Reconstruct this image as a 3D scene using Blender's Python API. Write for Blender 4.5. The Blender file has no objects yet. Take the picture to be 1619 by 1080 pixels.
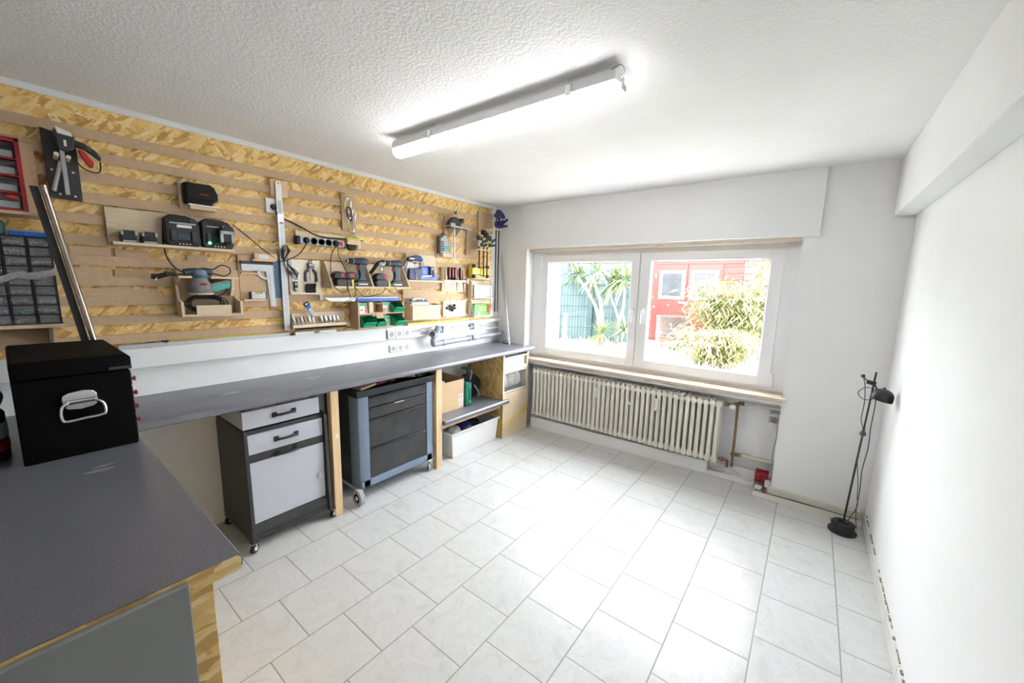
import bpy, bmesh, math, random
from mathutils import Vector, Matrix, Euler
random.seed(7)
SC = bpy.context.scene
COL = SC.collection
PI = math.pi

# ---------------------------------------------------------------- camera
cam_d = bpy.data.cameras.new('camera')
cam = bpy.data.objects.new('camera', cam_d)
COL.objects.link(cam)
SC.camera = cam
cam_d.sensor_width = 36.0
cam_d.lens = 616.789 / 1619 * 36.0
cam_d.shift_x = (809.5 - 810.254) / 1619
cam_d.shift_y = (543.114 - 540) / 1619
cam_d.clip_start = 0.02
cam.matrix_world = Matrix(((0.79250872, -0.10948748, 0.59995201, 2.75970782),
                           (0.60940946, 0.1043416, -0.78595988, -3.33797482),
                           (0.02345281, 0.9884965, 0.14941434, 1.50362975),
                           (0, 0, 0, 1)))
# ---------------------------------------------------------------- light and exposure
SC.view_settings.view_transform = 'Standard'
SC.view_settings.look = 'None'
SC.view_settings.gamma = 1.0
SC.view_settings.exposure = 1.47
SC.view_settings.use_curve_mapping = False
world = bpy.data.worlds.new('sky')
SC.world = world
world.use_nodes = True
wn = world.node_tree.nodes
wn['Background'].inputs['Color'].default_value = (0.95, 0.96, 1.0, 1)
wn['Background'].inputs['Strength'].default_value = 10.5
sun_d = bpy.data.lights.new('sun', 'SUN')
sun_d.energy = 2.5
sun_d.angle = math.radians(3)
sun_d.color = (1.0, 0.95, 0.86)
sun = bpy.data.objects.new('sun', sun_d)
COL.objects.link(sun)
sun.rotation_euler = Vector((-0.35, 0.75, -0.95)).to_track_quat('-Z', 'Y').to_euler()

# ---------------------------------------------------------------- materials
def _nt(name):
    m = bpy.data.materials.new(name)
    m.use_nodes = True
    nt = m.node_tree
    b = nt.nodes['Principled BSDF']
    return m, nt, b
def srgb(r, g, b):
    f = lambda c: (c / 12.92 if c <= .04045 else ((c + .055) / 1.055) ** 2.4)
    return (f(r / 255), f(g / 255), f(b / 255), 1)
def link(nt, a, b): nt.links.new(a, b)
def pos(nt, scale=(1, 1, 1), rot=(0, 0, 0)):
    g = nt.nodes.new('ShaderNodeNewGeometry')
    mp = nt.nodes.new('ShaderNodeMapping')
    mp.inputs['Scale'].default_value = scale
    mp.inputs['Rotation'].default_value = rot
    link(nt, g.outputs['Position'], mp.inputs['Vector'])
    return mp.outputs['Vector']
def opos(nt, scale=(1, 1, 1)):
    g = nt.nodes.new('ShaderNodeTexCoord')
    mp = nt.nodes.new('ShaderNodeMapping')
    mp.inputs['Scale'].default_value = scale
    link(nt, g.outputs['Object'], mp.inputs['Vector'])
    return mp.outputs['Vector']
def noise(nt, vec, scale, detail=3, rough=.55):
    n = nt.nodes.new('ShaderNodeTexNoise')
    n.inputs['Scale'].default_value = scale
    n.inputs['Detail'].default_value = detail
    n.inputs['Roughness'].default_value = rough
    if vec is not None: link(nt, vec, n.inputs['Vector'])
    return n.outputs['Fac']
def ramp(nt, fac, stops):
    r = nt.nodes.new('ShaderNodeValToRGB')
    e = r.color_ramp.elements
    while len(e) < len(stops): e.new(.5)
    for i, (p, c) in enumerate(stops):
        e[i].position = p; e[i].color = c
    link(nt, fac, r.inputs['Fac'])
    return r.outputs['Color']
def bump(nt, b, h, strength=.3, dist=.01):
    n = nt.nodes.new('ShaderNodeBump')
    n.inputs['Strength'].default_value = strength
    n.inputs['Distance'].default_value = dist
    link(nt, h, n.inputs['Height'])
    link(nt, n.outputs['Normal'], b.inputs['Normal'])
def math_(nt, op, a, bb=None, c=None):
    n = nt.nodes.new('ShaderNodeMath'); n.operation = op
    for i, v in enumerate((a, bb, c)):
        if v is None: continue
        if hasattr(v, 'links'): link(nt, v, n.inputs[i])
        else: n.inputs[i].default_value = v
    return n.outputs[0]
def mixc(nt, fac, a, b):
    n = nt.nodes.new('ShaderNodeMix'); n.data_type = 'RGBA'
    for s, v in ((n.inputs[0], fac), (n.inputs[6], a), (n.inputs[7], b)):
        if hasattr(v, 'links'): link(nt, v, s)
        else: s.default_value = v
    return n.outputs[2]
def var(c, k): return (min(c[0]*k, 1), min(c[1]*k, 1), min(c[2]*k, 1), 1)
def plain(name, col, rough=.5, metal=0, vary=.06, vscale=18, bmp=0, bscale=120, spec=.5, obj=True):
    m, nt, b = _nt(name)
    b.inputs['Roughness'].default_value = rough
    b.inputs['Metallic'].default_value = metal
    b.inputs['Specular IOR Level'].default_value = spec
    v = pos(nt)
    f = noise(nt, v, vscale)
    link(nt, ramp(nt, f, [(.3, var(col, 1 - vary)), (.7, var(col, 1 + vary))]), b.inputs['Base Color'])
    if bmp: bump(nt, b, noise(nt, v, bscale, 2), bmp, .002)
    return m
def grain(name, c1, c2, scale, rough=.55, k=6):
    m, nt, b = _nt(name)
    b.inputs['Roughness'].default_value = rough
    v = pos(nt, scale)
    f = noise(nt, v, k, 4, .6)
    link(nt, ramp(nt, f, [(.25, c2), (.5, c1), (.75, var(c1, 1.08))]), b.inputs['Base Color'])
    bump(nt, b, f, .15, .001)
    return m
def osb(name, plane='yz', tone=1.0):
    m, nt, b = _nt(name)
    b.inputs['Roughness'].default_value = .5
    cols = []
    g = nt.nodes.new('ShaderNodeNewGeometry')
    for i, ang in enumerate((0.12, 0.95, -0.6, 2.2)):
        mp = nt.nodes.new('ShaderNodeMapping')
        rot = {'yz': (ang, 0, 0), 'xz': (0, ang, 0), 'xy': (0, 0, ang)}[plane]
        vr = nt.nodes.new('ShaderNodeVectorRotate'); vr.rotation_type = 'EULER_XYZ'
        vr.inputs['Rotation'].default_value = rot
        link(nt, g.outputs['Position'], vr.inputs['Vector'])
        # elongated flakes: long in first in-plane axis, narrow in second
        sc = {'yz': (11, 11, 44), 'xz': (11, 11, 44), 'xy': (11, 44, 11)}[plane]
        mp.inputs['Scale'].default_value = tuple(s * (1 + .15 * i) for s in sc)
        mp.inputs['Location'].default_value = (i * 3.1, i * 1.7, i * 2.3)
        link(nt, vr.outputs['Vector'], mp.inputs['Vector'])
        nn = nt.nodes.new('ShaderNodeTexNoise'); nn.inputs['Scale'].default_value = .9
        link(nt, mp.outputs['Vector'], nn.inputs['Vector'])
        dv = nt.nodes.new('ShaderNodeVectorMath'); dv.operation = 'MULTIPLY_ADD'
        link(nt, nn.outputs['Color'], dv.inputs[0]); dv.inputs[1].default_value = (.9, .9, .9)
        link(nt, mp.outputs['Vector'], dv.inputs[2])
        vo = nt.nodes.new('ShaderNodeTexVoronoi'); vo.inputs['Scale'].default_value = 1
        link(nt, dv.outputs[0], vo.inputs['Vector'])
        sep = nt.nodes.new('ShaderNodeSeparateColor'); link(nt, vo.outputs['Color'], sep.inputs[0])
        k = tone
        c = ramp(nt, sep.outputs[0], [(0, var((.50, .27, .07, 1), k)), (.18, var((.72, .43, .12, 1), k)), (.45, var((.86, .58, .20, 1), k)),
                                      (.8, var((.93, .69, .29, 1), k)), (1, var((.96, .79, .43, 1), k))])
        cols.append((c, sep.outputs[1], vo.outputs['Distance']))
    out = cols[0][0]
    for i in (1, 2, 3):
        f = math_(nt, 'GREATER_THAN', cols[i][1], (.5, .5, .68)[i-1])
        out = mixc(nt, f, out, cols[i][0])
    fine = noise(nt, pos(nt, (30, 60, 160)), 3, 3)
    out2 = mixc(nt, math_(nt, 'MULTIPLY', fine, .22), out, (.55, .30, .10, 1))
    kn = noise(nt, pos(nt, (9, 9, 14)), 3.0, 2, .5)
    kf = ramp(nt, kn, [(.70, (0, 0, 0, 1)), (.76, (1, 1, 1, 1))])
    out3 = mixc(nt, math_(nt, 'MULTIPLY', kf, .65), out2, (.22, .09, .03, 1))
    link(nt, out3, b.inputs['Base Color'])
    bump(nt, b, cols[1][1], .25, .002)
    return m
def glassy(name, tint=(1, 1, 1, 1), refl=.07, rough=.02, op=0.0, opcol=(.8, .8, .8, 1)):
    m = bpy.data.materials.new(name); m.use_nodes = True
    nt = m.node_tree; nt.nodes.clear()
    o = nt.nodes.new('ShaderNodeOutputMaterial')
    t = nt.nodes.new('ShaderNodeBsdfTransparent'); t.inputs[0].default_value = tint
    gl = nt.nodes.new('ShaderNodeBsdfGlossy'); gl.inputs['Roughness'].default_value = rough
    lw = nt.nodes.new('ShaderNodeLayerWeight'); lw.inputs['Blend'].default_value = .25
    mx = nt.nodes.new('ShaderNodeMixShader')
    f = math_(nt, 'MULTIPLY', lw.outputs['Fresnel'], refl * 6)
    f = math_(nt, 'ADD', f, refl * .4)
    link(nt, f, mx.inputs[0]); link(nt, t.outputs[0], mx.inputs[1]); link(nt, gl.outputs[0], mx.inputs[2])
    last = mx
    if op:
        d = nt.nodes.new('ShaderNodeBsdfPrincipled'); d.inputs['Base Color'].default_value = opcol
        d.inputs['Roughness'].default_value = .35
        m2 = nt.nodes.new('ShaderNodeMixShader')
        n = noise(nt, pos(nt), 60, 2)
        link(nt, math_(nt, 'ADD', math_(nt, 'MULTIPLY', n, .3), op - .15), m2.inputs[0])
        link(nt, mx.outputs[0], m2.inputs[1]); link(nt, d.outputs[0], m2.inputs[2]); last = m2
    link(nt, last.outputs[0], o.inputs[0])
    return m
def emit(name, col, s):
    m, nt, b = _nt(name)
    b.inputs['Base Color'].default_value = col
    b.inputs['Emission Color'].default_value = col
    b.inputs['Emission Strength'].default_value = s
    return m

M = {}
# plaster walls and ceiling
m, nt, b = _nt('white_plaster'); M['wall'] = m
b.inputs['Roughness'].default_value = .8
v = pos(nt)
link(nt, ramp(nt, noise(nt, v, 1.6, 5), [(.3, (.855, .86, .865, 1)), (.7, (.895, .90, .905, 1))]), b.inputs['Base Color'])
bump(nt, b, noise(nt, v, 70, 3), .25, .002)
m, nt, b = _nt('rough_ceiling_plaster'); M['ceiling'] = m
b.inputs['Roughness'].default_value = .85
v = pos(nt)
link(nt, ramp(nt, noise(nt, v, 2.2, 4), [(.3, (.85, .845, .84, 1)), (.7, (.89, .885, .88, 1))]), b.inputs['Base Color'])
bump(nt, b, noise(nt, v, 75, 3, .6), .65, .006)
M['ingrain'] = plain('woodchip_paper', (.87, .87, .86, 1), .75, vary=.02, vscale=4, bmp=.5, bscale=160)
M['gloss_white'] = plain('white_lacquer', (.86, .865, .87, 1), .28, vary=.015, vscale=2)
# floor tiles, 300 x 303 mm, each column shifted by half a tile
m, nt, b = _nt('marbled_floor_tiles'); M['floor'] = m
g = nt.nodes.new('ShaderNodeNewGeometry'); sp = nt.nodes.new('ShaderNodeSeparateXYZ')
link(nt, g.outputs['Position'], sp.inputs[0])
u = math_(nt, 'DIVIDE', math_(nt, 'SUBTRACT', 3.01, sp.outputs[0]), .30)
row = math_(nt, 'FLOOR', u)
fu = math_(nt, 'SUBTRACT', u, row)
odd = math_(nt, 'FLOORED_MODULO', row, 2.0)
vv = math_(nt, 'DIVIDE', math_(nt, 'SUBTRACT', math_(nt, 'SUBTRACT', sp.outputs[1], .044), math_(nt, 'MULTIPLY', odd, .1518)), .3035)
vf = math_(nt, 'FLOOR', vv)
fv = math_(nt, 'SUBTRACT', vv, vf)
du = math_(nt, 'MULTIPLY', math_(nt, 'MINIMUM', fu, math_(nt, 'SUBTRACT', 1.0, fu)), .30)
dv_ = math_(nt, 'MULTIPLY', math_(nt, 'MINIMUM', fv, math_(nt, 'SUBTRACT', 1.0, fv)), .3035)
d = math_(nt, 'MINIMUM', du, dv_)
joint = ramp(nt, d, [(0.0, (1, 1, 1, 1)), (.0016, (1, 1, 1, 1)), (.0024, (0, 0, 0, 1))])
cb = nt.nodes.new('ShaderNodeCombineXYZ'); link(nt, row, cb.inputs[0]); link(nt, vf, cb.inputs[1])
wnz = nt.nodes.new('ShaderNodeTexWhiteNoise'); wnz.noise_dimensions = '3D'; link(nt, cb.outputs[0], wnz.inputs['Vector'])
off = nt.nodes.new('ShaderNodeVectorMath'); off.operation = 'MULTIPLY_ADD'
link(nt, wnz.outputs['Color'], off.inputs[0]); off.inputs[1].default_value = (7, 7, 7); link(nt, g.outputs['Position'], off.inputs[2])
n1 = nt.nodes.new('ShaderNodeTexNoise'); n1.inputs['Scale'].default_value = 7; n1.inputs['Detail'].default_value = 5
n1.inputs['Distortion'].default_value = 1.6; link(nt, off.outputs[0], n1.inputs['Vector'])
tc = ramp(nt, n1.outputs['Fac'], [(.30, (.54, .54, .53, 1)), (.47, (.615, .615, .61, 1)), (.50, (.56, .56, .555, 1)), (.53, (.625, .625, .62, 1)), (.75, (.595, .595, .59, 1))])
tc = mixc(nt, math_(nt, 'MULTIPLY', wnz.outputs['Value'], .10), tc, (.52, .53, .54, 1))
yel = ramp(nt, noise(nt, pos(nt), 2.3, 2), [(.60, (0, 0, 0, 1)), (.75, (1, 1, 1, 1))])
tc = mixc(nt, math_(nt, 'MULTIPLY', yel, .10), tc, (.80, .70, .52, 1))
link(nt, mixc(nt, joint, tc, (.22, .215, .18, 1)), b.inputs['Base Color'])
b.inputs['Roughness'].default_value = .30
rr = math_(nt, 'ADD', math_(nt, 'MULTIPLY', joint, .5), .28); link(nt, rr, b.inputs['Roughness'])
bump(nt, b, math_(nt, 'SUBTRACT', math_(nt, 'MULTIPLY', n1.outputs['Fac'], .06), joint), .4, .002)

M['osb'] = osb('osb_board')
M['osb_x'] = osb('osb_board_end', 'xz', .95)
M['mdf'] = grain('mdf_board', (.57, .40, .245, 1), (.52, .36, .21, 1), (6, 6, 6), .65)
M['mdf_light'] = grain('light_plywood', (.72, .58, .40, 1), (.64, .49, .32, 1), (3, 3, 20), .55)
M['birch'] = grain('birch_plywood', (.80, .72, .56, 1), (.74, .64, .48, 1), (3, 3, 20), .55)
M['mdf_dark'] = grain('mdf_edge', (.42, .30, .18, 1), (.36, .25, .14, 1), (6, 6, 6), .7)
M['pine'] = grain('pine_wood', (.74, .54, .32, 1), (.60, .38, .18, 1), (22, 22, 2.0), .5, 3)
M['pine_h'] = grain('pine_wood_lying', (.74, .54, .32, 1), (.60, .38, .18, 1), (22, 2.0, 22), .5, 3)
M['card'] = plain('cardboard', (.62, .44, .27, 1), .8, vary=.04, vscale=8)
m, nt, b = _nt('grey_laminate'); M['lam'] = m
b.inputs['Roughness'].default_value = .38
v = pos(nt)
c = ramp(nt, noise(nt, v, 260, 2), [(.35, (.142, .147, .176, 1)), (.65, (.185, .190, .222, 1))])
st = ramp(nt, noise(nt, v, 3.1, 3), [(.66, (0, 0, 0, 1)), (.74, (1, 1, 1, 1))])
link(nt, c, b.inputs['Base Color'])
b.inputs['Roughness'].default_value = .27
b.inputs['Specular IOR Level'].default_value = .75
M['stain'] = plain('dried_glue_stain', (.20, .20, .17, 1), .6, vary=.2, vscale=90)
M['panel_grey'] = plain('grey_painted_panel', (.235, .24, .235, 1), .5, vary=.04, vscale=3)
M['black'] = plain('black_plastic', (.016, .017, .019, 1), .42, vary=.15)
M['black_soft'] = plain('black_fabric', (.012, .012, .013, 1), .9, vary=.3, vscale=200, bmp=.3, bscale=500)
M['black_box'] = plain('black_textured_paint', (.0042, .0038, .0035, 1), .6, vary=.2, vscale=400, bmp=.25, bscale=700, spec=.08)
M['rubber'] = plain('black_rubber', (.015, .015, .015, 1), .7)
M['char'] = plain('charcoal_laminate', (.038, .039, .043, 1), .5, vary=.12, vscale=40)
M['ltgrey'] = plain('light_grey_front', (.49, .52, .59, 1), .45, vary=.02)
M['steel'] = plain('brushed_steel', (.62, .62, .63, 1), .3, 1, vary=.1, vscale=60)
M['alu'] = plain('aluminium', (.56, .58, .61, 1), .38, .8, vary=.05, vscale=60)
M['chrome'] = plain('chrome', (.80, .80, .80, 1), .14, 1, vary=.03)
M['tube_brown'] = plain('bronzed_tube', (.40, .34, .28, 1), .22, 1, vary=.05)
M['white_pl'] = plain('white_plastic', (.80, .81, .80, 1), .35, vary=.01)
M['upvc'] = plain('white_window_profile', (.86, .865, .885, 1), .3, vary=.01)
M['cream'] = plain('cream_enamel', (.84, .81, .73, 1), .4, vary=.02)
M['cream_pl'] = plain('cream_trunking', (.74, .72, .64, 1), .45, vary=.02)
M['marble'] = grain('beige_stone_sill', (.68, .58, .47, 1), (.55, .44, .33, 1), (3, 14, 14), .35)
M['bluegrey'] = plain('blue_grey_metal', (.19, .25, .34, 1), .4, vary=.03)
M['dkdrawer'] = plain('dusty_black_drawer', (.032, .032, .034, 1), .5, vary=.45, vscale=7)
M['pvc'] = plain('grey_drain_pipe', (.36, .38, .42, 1), .4, vary=.03)
M['copper'] = plain('rusty_pipe', (.26, .15, .085, 1), .5, .3, vary=.3, vscale=50)
M['red'] = plain('red_plastic', (.55, .025, .03, 1), .4)
M['red_dark'] = plain('dark_red_plastic', (.32, .015, .02, 1), .4)
M['redorange'] = plain('orange_red_plastic', (.75, .12, .05, 1), .4)
M['green'] = plain('green_plastic', (.01, .33, .15, 1), .4)
M['green_l'] = plain('leaf_green_plastic', (.10, .38, .07, 1), .4)
M['green_d'] = plain('dark_green_case', (.01, .17, .11, 1), .4)
M['teal'] = plain('turquoise_plastic', (.08, .42, .38, 1), .4)
M['tealcl'] = plain('teal_clamp_plastic', (.012, .10, .10, 1), .45)
M['blue'] = plain('blue_plastic', (.01, .13, .60, 1), .35)
M['blue_d'] = plain('navy_plastic', (.014, .018, .105, 1), .4)
M['blue_st'] = plain('blue_enamelled_ruler', (.035, .12, .22, 1), .45)
M['bosch'] = plain('blue_green_tool_plastic', (.025, .055, .075, 1), .4)
M['sandgrey'] = plain('grey_tool_plastic', (.24, .23, .24, 1), .5)
M['disc'] = plain('sanding_pad', (.72, .62, .50, 1), .7)
M['yellow'] = plain('yellow_plastic', (.80, .56, .02, 1), .4)
M['yellow_c'] = plain('yellow_cord', (.80, .65, .05, 1), .6)
M['lime'] = plain('lime_yellow', (.62, .70, .06, 1), .4)
M['white'] = plain('white_paint', (.80, .80, .80, 1), .5, vary=.01)
M['paper'] = plain('white_paper', (.84, .83, .80, 1), .7, vary=.03, vscale=30)
M['silverlbl'] = plain('grey_label', (.45, .47, .48, 1), .4)
M['skirt'] = plain('skirting_tile', (.72, .71, .68, 1), .3, vary=.03, vscale=6)
M['joint_dirt'] = plain('crumbling_joint', (.30, .27, .20, 1), .9, vary=.7, vscale=70)
M['clear'] = glassy('clear_plastic', (.98, .98, .985, 1), .05, .1, .08, (.75, .78, .82, 1))
M['smoke'] = glassy('smoked_plastic', (.86, .87, .89, 1), .06, .1, .24, (.50, .50, .52, 1))
M['bagpl'] = glassy('crumpled_polythene', (.95, .95, .96, 1), .09, .12, .4, (.80, .78, .76, 1))
M['glass'] = glassy('window_glass', (.96, .98, .98, 1), .03, .0)
M['tubelight'] = emit('fluorescent_diffuser', (.985, .98, 1.0, 1), 9.3)
M['led'] = emit('green_led', (.05, 1.0, .25, 1), 8)
# garden
M['gravel'] = plain('pale_gravel', (.45, .43, .39, 1), .9, vary=.25, vscale=30, bmp=.5, bscale=60)
M['leaf_y'] = plain('yucca_leaf', (.10, .135, .045, 1), .45, vary=.35, vscale=9)
M['leaf_b'] = plain('bamboo_leaf', (.19, .215, .075, 1), .5, vary=.35, vscale=6)
M['leaf_p'] = plain('dry_bamboo_leaf', (.30, .255, .13, 1), .55, vary=.25, vscale=8)
M['leaf_d'] = plain('tree_leaf', (.05, .11, .02, 1), .6, vary=.3, vscale=8)
M['leaf_w'] = plain('silvery_leaf', (.40, .42, .32, 1), .6, vary=.15, vscale=20)
M['bark'] = plain('pale_bark', (.22, .17, .15, 1), .8, vary=.2, vscale=30, bmp=.5, bscale=60)
M['shed'] = plain('red_shed_paint', (.115, .017, .012, 1), .55, vary=.12, vscale=5)
M['roofing'] = plain('roof_felt', (.06, .04, .038, 1), .9, vary=.2)
M['fence'] = plain('teal_privacy_strip', (.075, .115, .118, 1), .55, vary=.08, vscale=3)
M['fence_d'] = plain('teal_fence_post', (.018, .045, .048, 1), .5)
M['shedglass'] = plain('dusty_pane', (.050, .053, .058, 1), .7, vary=.2, vscale=4, spec=.05)
m, nt, b = _nt('rusty_barrel'); M['barrel'] = m
M['shedglass_r'] = plain('milky_pane', (.064, .064, .074, 1), .7, vary=.1, vscale=4, spec=.05)
M['bagcream'] = plain('cream_plastic_bag', (.80, .74, .66, 1), .4, vary=.15, vscale=25)
b.inputs['Roughness'].default_value = .6
link(nt, ramp(nt, noise(nt, pos(nt, (2, 2, 5)), 2.2, 5), [(.35, (.055, .045, .05, 1)), (.5, (.08, .06, .055, 1)), (.62, (.10, .045, .022, 1))]), b.inputs['Base Color'])
# ---------------------------------------------------------------- mesh helpers
class MB:
    def __init__(s): s.bm = bmesh.new()
    def box(s, x0, x1, y0, y1, z0, z1):
        x0, x1 = sorted((x0, x1)); y0, y1 = sorted((y0, y1)); z0, z1 = sorted((z0, z1))
        v = [s.bm.verts.new(p) for p in ((x0,y0,z0),(x1,y0,z0),(x1,y1,z0),(x0,y1,z0),(x0,y0,z1),(x1,y0,z1),(x1,y1,z1),(x0,y1,z1))]
        for f in ((3,2,1,0),(4,5,6,7),(0,1,5,4),(1,2,6,5),(2,3,7,6),(3,0,4,7)): s.bm.faces.new([v[i] for i in f])
        return s
    def ring(s, c, ax, r, n, up=None):
        ax = Vector(ax).normalized()
        u = (up or (Vector((0,0,1)) if abs(ax.z) < .9 else Vector((1,0,0)))).cross(ax).normalized(); w = ax.cross(u)
        return [s.bm.verts.new(Vector(c) + r*(math.cos(2*PI*i/n)*u + math.sin(2*PI*i/n)*w)) for i in range(n)]
    def bridge(s, a, b):
        n = len(a)
        for i in range(n): s.bm.faces.new((a[i], a[(i+1)%n], b[(i+1)%n], b[i]))
    def cyl(s, p0, p1, r, r2=None, n=16, cap=True):
        ax = Vector(p1) - Vector(p0)
        a = s.ring(p0, ax, r, n); b = s.ring(p1, ax, r if r2 is None else r2, n)
        s.bridge(a, b)
        if cap: s.bm.faces.new(a[::-1]); s.bm.faces.new(b)
        return s
    def tube(s, pts, r, n=8, r2=None, smooth=True):
        P = [Vector(p) for p in pts]
        if smooth and len(P) > 2: P = catmull(P)
        up = None; rings = []
        for i, p in enumerate(P):
            t = (P[min(i+1, len(P)-1)] - P[max(i-1, 0)])
            if t.length < 1e-9: t = Vector((0,0,1))
            t.normalize()
            if up is None: up = Vector((0,0,1)) if abs(t.z) < .9 else Vector((1,0,0))
            u = up.cross(t)
            if u.length < 1e-4: u = Vector((1,0,0)).cross(t)
            u.normalize(); w = t.cross(u); up = w
            rr = r if r2 is None else r + (r2 - r)*i/(len(P)-1)
            rings.append([s.bm.verts.new(p + rr*(math.cos(2*PI*k/n)*u + math.sin(2*PI*k/n)*w)) for k in range(n)])
        for a, b in zip(rings, rings[1:]): s.bridge(a, b)
        s.bm.faces.new(rings[0][::-1]); s.bm.faces.new(rings[-1])
        return s
    def lathe(s, prof, o, ax=(0,0,1), n=24):
        ax = Vector(ax).normalized(); prev = None; first = None
        for r, h in prof:
            rg = s.ring(Vector(o) + ax*h, ax, max(r, 1e-4), n)
            if prev: s.bridge(prev, rg)
            else: first = rg
            prev = rg
        s.bm.faces.new(first[::-1]); s.bm.faces.new(prev)
        return s
    def prism(s, poly, ax, a, b):
        i = 'xyz'.index(ax)
        def P(p, t):
            q = list(p); q.insert(i, t); return q
        A = [s.bm.verts.new(P(p, a)) for p in poly]; B = [s.bm.verts.new(P(p, b)) for p in poly]
        s.bridge(A, B); s.bm.faces.new(A[::-1]); s.bm.faces.new(B)
        return s
    def ball(s, c, r, sc=(1,1,1), n=16):
        k = max(6, n//2)
        top = None; rings = []
        for j in range(1, k):
            t = PI*j/k
            rings.append([s.bm.verts.new((c[0]+r*sc[0]*math.sin(t)*math.cos(2*PI*i/n), c[1]+r*sc[1]*math.sin(t)*math.sin(2*PI*i/n), c[2]+r*sc[2]*math.cos(t))) for i in range(n)])
        for a, b in zip(rings, rings[1:]): s.bridge(b, a)
        t = s.bm.verts.new((c[0], c[1], c[2]+r*sc[2])); d = s.bm.verts.new((c[0], c[1], c[2]-r*sc[2]))
        for i in range(n):
            s.bm.faces.new((t, rings[0][i], rings[0][(i+1)%n])); s.bm.faces.new((d, rings[-1][(i+1)%n], rings[-1][i]))
        return s
    def shell(s, x0, x1, y0, y1, z0, z1, t=.003, taper=0.0):
        """open-topped box with wall thickness, optionally narrower at the base"""
        o = [(x0,y0),(x1,y0),(x1,y1),(x0,y1)]
        cx, cy = (x0+x1)/2, (y0+y1)/2
        k = 1 - taper
        def R(k, z, i=0): return [s.bm.verts.new((cx+(x-cx)*k+(i if x < cx else -i), cy+(y-cy)*k+(i if y < cy else -i), z)) for x, y in o]
        a = R(k, z0); b = R(1, z1); c = R(1, z1, t); d = R(k, z0+t, t)
        s.bridge(a, b); s.bridge(b, c); s.bridge(c, d)
        s.bm.faces.new(a[::-1]); s.bm.faces.new(d)
        return s
    def leaf(s, p, d, L, w, droop=.5, seg=4, side=None):
        p = Vector(p); d = Vector(d).normalized()
        sd = side or d.cross(Vector((0,0,1)))
        if sd.length < 1e-3: sd = Vector((1,0,0))
        sd.normalize(); prev = None
        for i in range(seg+1):
            t = i/seg
            q = p + d*L*t + Vector((0,0,-1))*droop*L*t*t
            ww = w*math.sin(PI*min(.98, .12+.88*t))**.7
            a, b, c = s.bm.verts.new(q - sd*ww), s.bm.verts.new(q + Vector((0,0,-.25*ww))), s.bm.verts.new(q + sd*ww)
            if prev:
                s.bm.faces.new((prev[0], prev[1], b, a)); s.bm.faces.new((prev[1], prev[2], c, b))
            prev = (a, b, c)
        return s
    def xf(s, mat): s.bm.transform(mat); return s
def catmull(P, k=6):
    out = []
    for i in range(len(P)-1):
        a, b, c, d = P[max(i-1,0)], P[i], P[i+1], P[min(i+2,len(P)-1)]
        for j in range(k):
            t = j/k
            out.append(.5*((2*b)+(c-a)*t+(2*a-5*b+4*c-d)*t*t+(3*b-a-3*c+d)*t**3))
    out.append(P[-1]); return out
OFF = {}
def mesh_of(name, mb, mat, off):
    bm = mb.bm
    bmesh.ops.recalc_face_normals(bm, faces=bm.faces)
    for e in bm.edges:
        if len(e.link_faces) == 2 and e.calc_face_angle(0) > .62: e.smooth = False
    for f in bm.faces: f.smooth = True
    if off: bmesh.ops.translate(bm, verts=bm.verts, vec=-Vector(off))
    me = bpy.data.meshes.new(name); bm.to_mesh(me); bm.free()
    if isinstance(mat, str): mat = M[mat]
    me.materials.append(mat)
    return me
def tag(o, label=None, cat=None, group=None, kind=None):
    if label: o['label'] = label
    if cat: o['category'] = cat
    if group: o['group'] = group
    if kind: o['kind'] = kind
    return o
def bev(o, w):
    if w:
        md = o.modifiers.new('bevel', 'BEVEL'); md.width = w; md.segments = 2; md.limit_method = 'ANGLE'; md.angle_limit = .7
    return o
def part(name, mb, mat, parent, bevel=0, label=None, kind=None):
    off = OFF[parent.name]
    o = bpy.data.objects.new(name, mesh_of(name, mb, mat, off)); COL.objects.link(o)
    o.parent = parent; OFF[o.name] = off
    bev(o, bevel); tag(o, label, kind=kind)
    return o
def thing(name, label, cat, loc=(0,0,0), group=None, local=False, rz=0, kind=None):
    o = bpy.data.objects.new(name, None); COL.objects.link(o)
    o.empty_display_size = .05
    o.location = loc; o.rotation_euler = (0, 0, rz)
    OFF[o.name] = (0,0,0) if local else tuple(loc)
    return tag(o, label, cat, group, kind)
def single(name, label, cat, mb, mat, group=None, bevel=0, kind=None):
    vs = [v.co for v in mb.bm.verts]
    lo = [min(v[i] for v in vs) for i in range(3)]; hi = [max(v[i] for v in vs) for i in range(3)]
    off = ((lo[0]+hi[0])/2, (lo[1]+hi[1])/2, lo[2])
    o = bpy.data.objects.new(name, mesh_of(name, mb, mat, off)); COL.objects.link(o)
    o.location = off; OFF[o.name] = off
    bev(o, bevel)
    return tag(o, label, cat, group, kind)
def struct(name, mb, mat, bevel=0, label=None):
    o = bpy.data.objects.new(name, mesh_of(name, mb, mat, None)); COL.objects.link(o)
    OFF[o.name] = (0,0,0); bev(o, bevel)
    return tag(o, label, kind='structure')
def copy_tree(o, parent=None):
    c = o.copy(); COL.objects.link(c)
    if parent: c.parent = parent
    for ch in list(o.children): copy_tree(ch, c)
    OFF[c.name] = OFF[o.name]
    return c
def dup(o, loc, label=None, rz=None):
    c = copy_tree(o); c.location = loc
    if rz is not None: c.rotation_euler.z = rz
    if label: c['label'] = label
    return c
def B(*a): return MB().box(*a)

H = 2.297; W = 3.185
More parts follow.
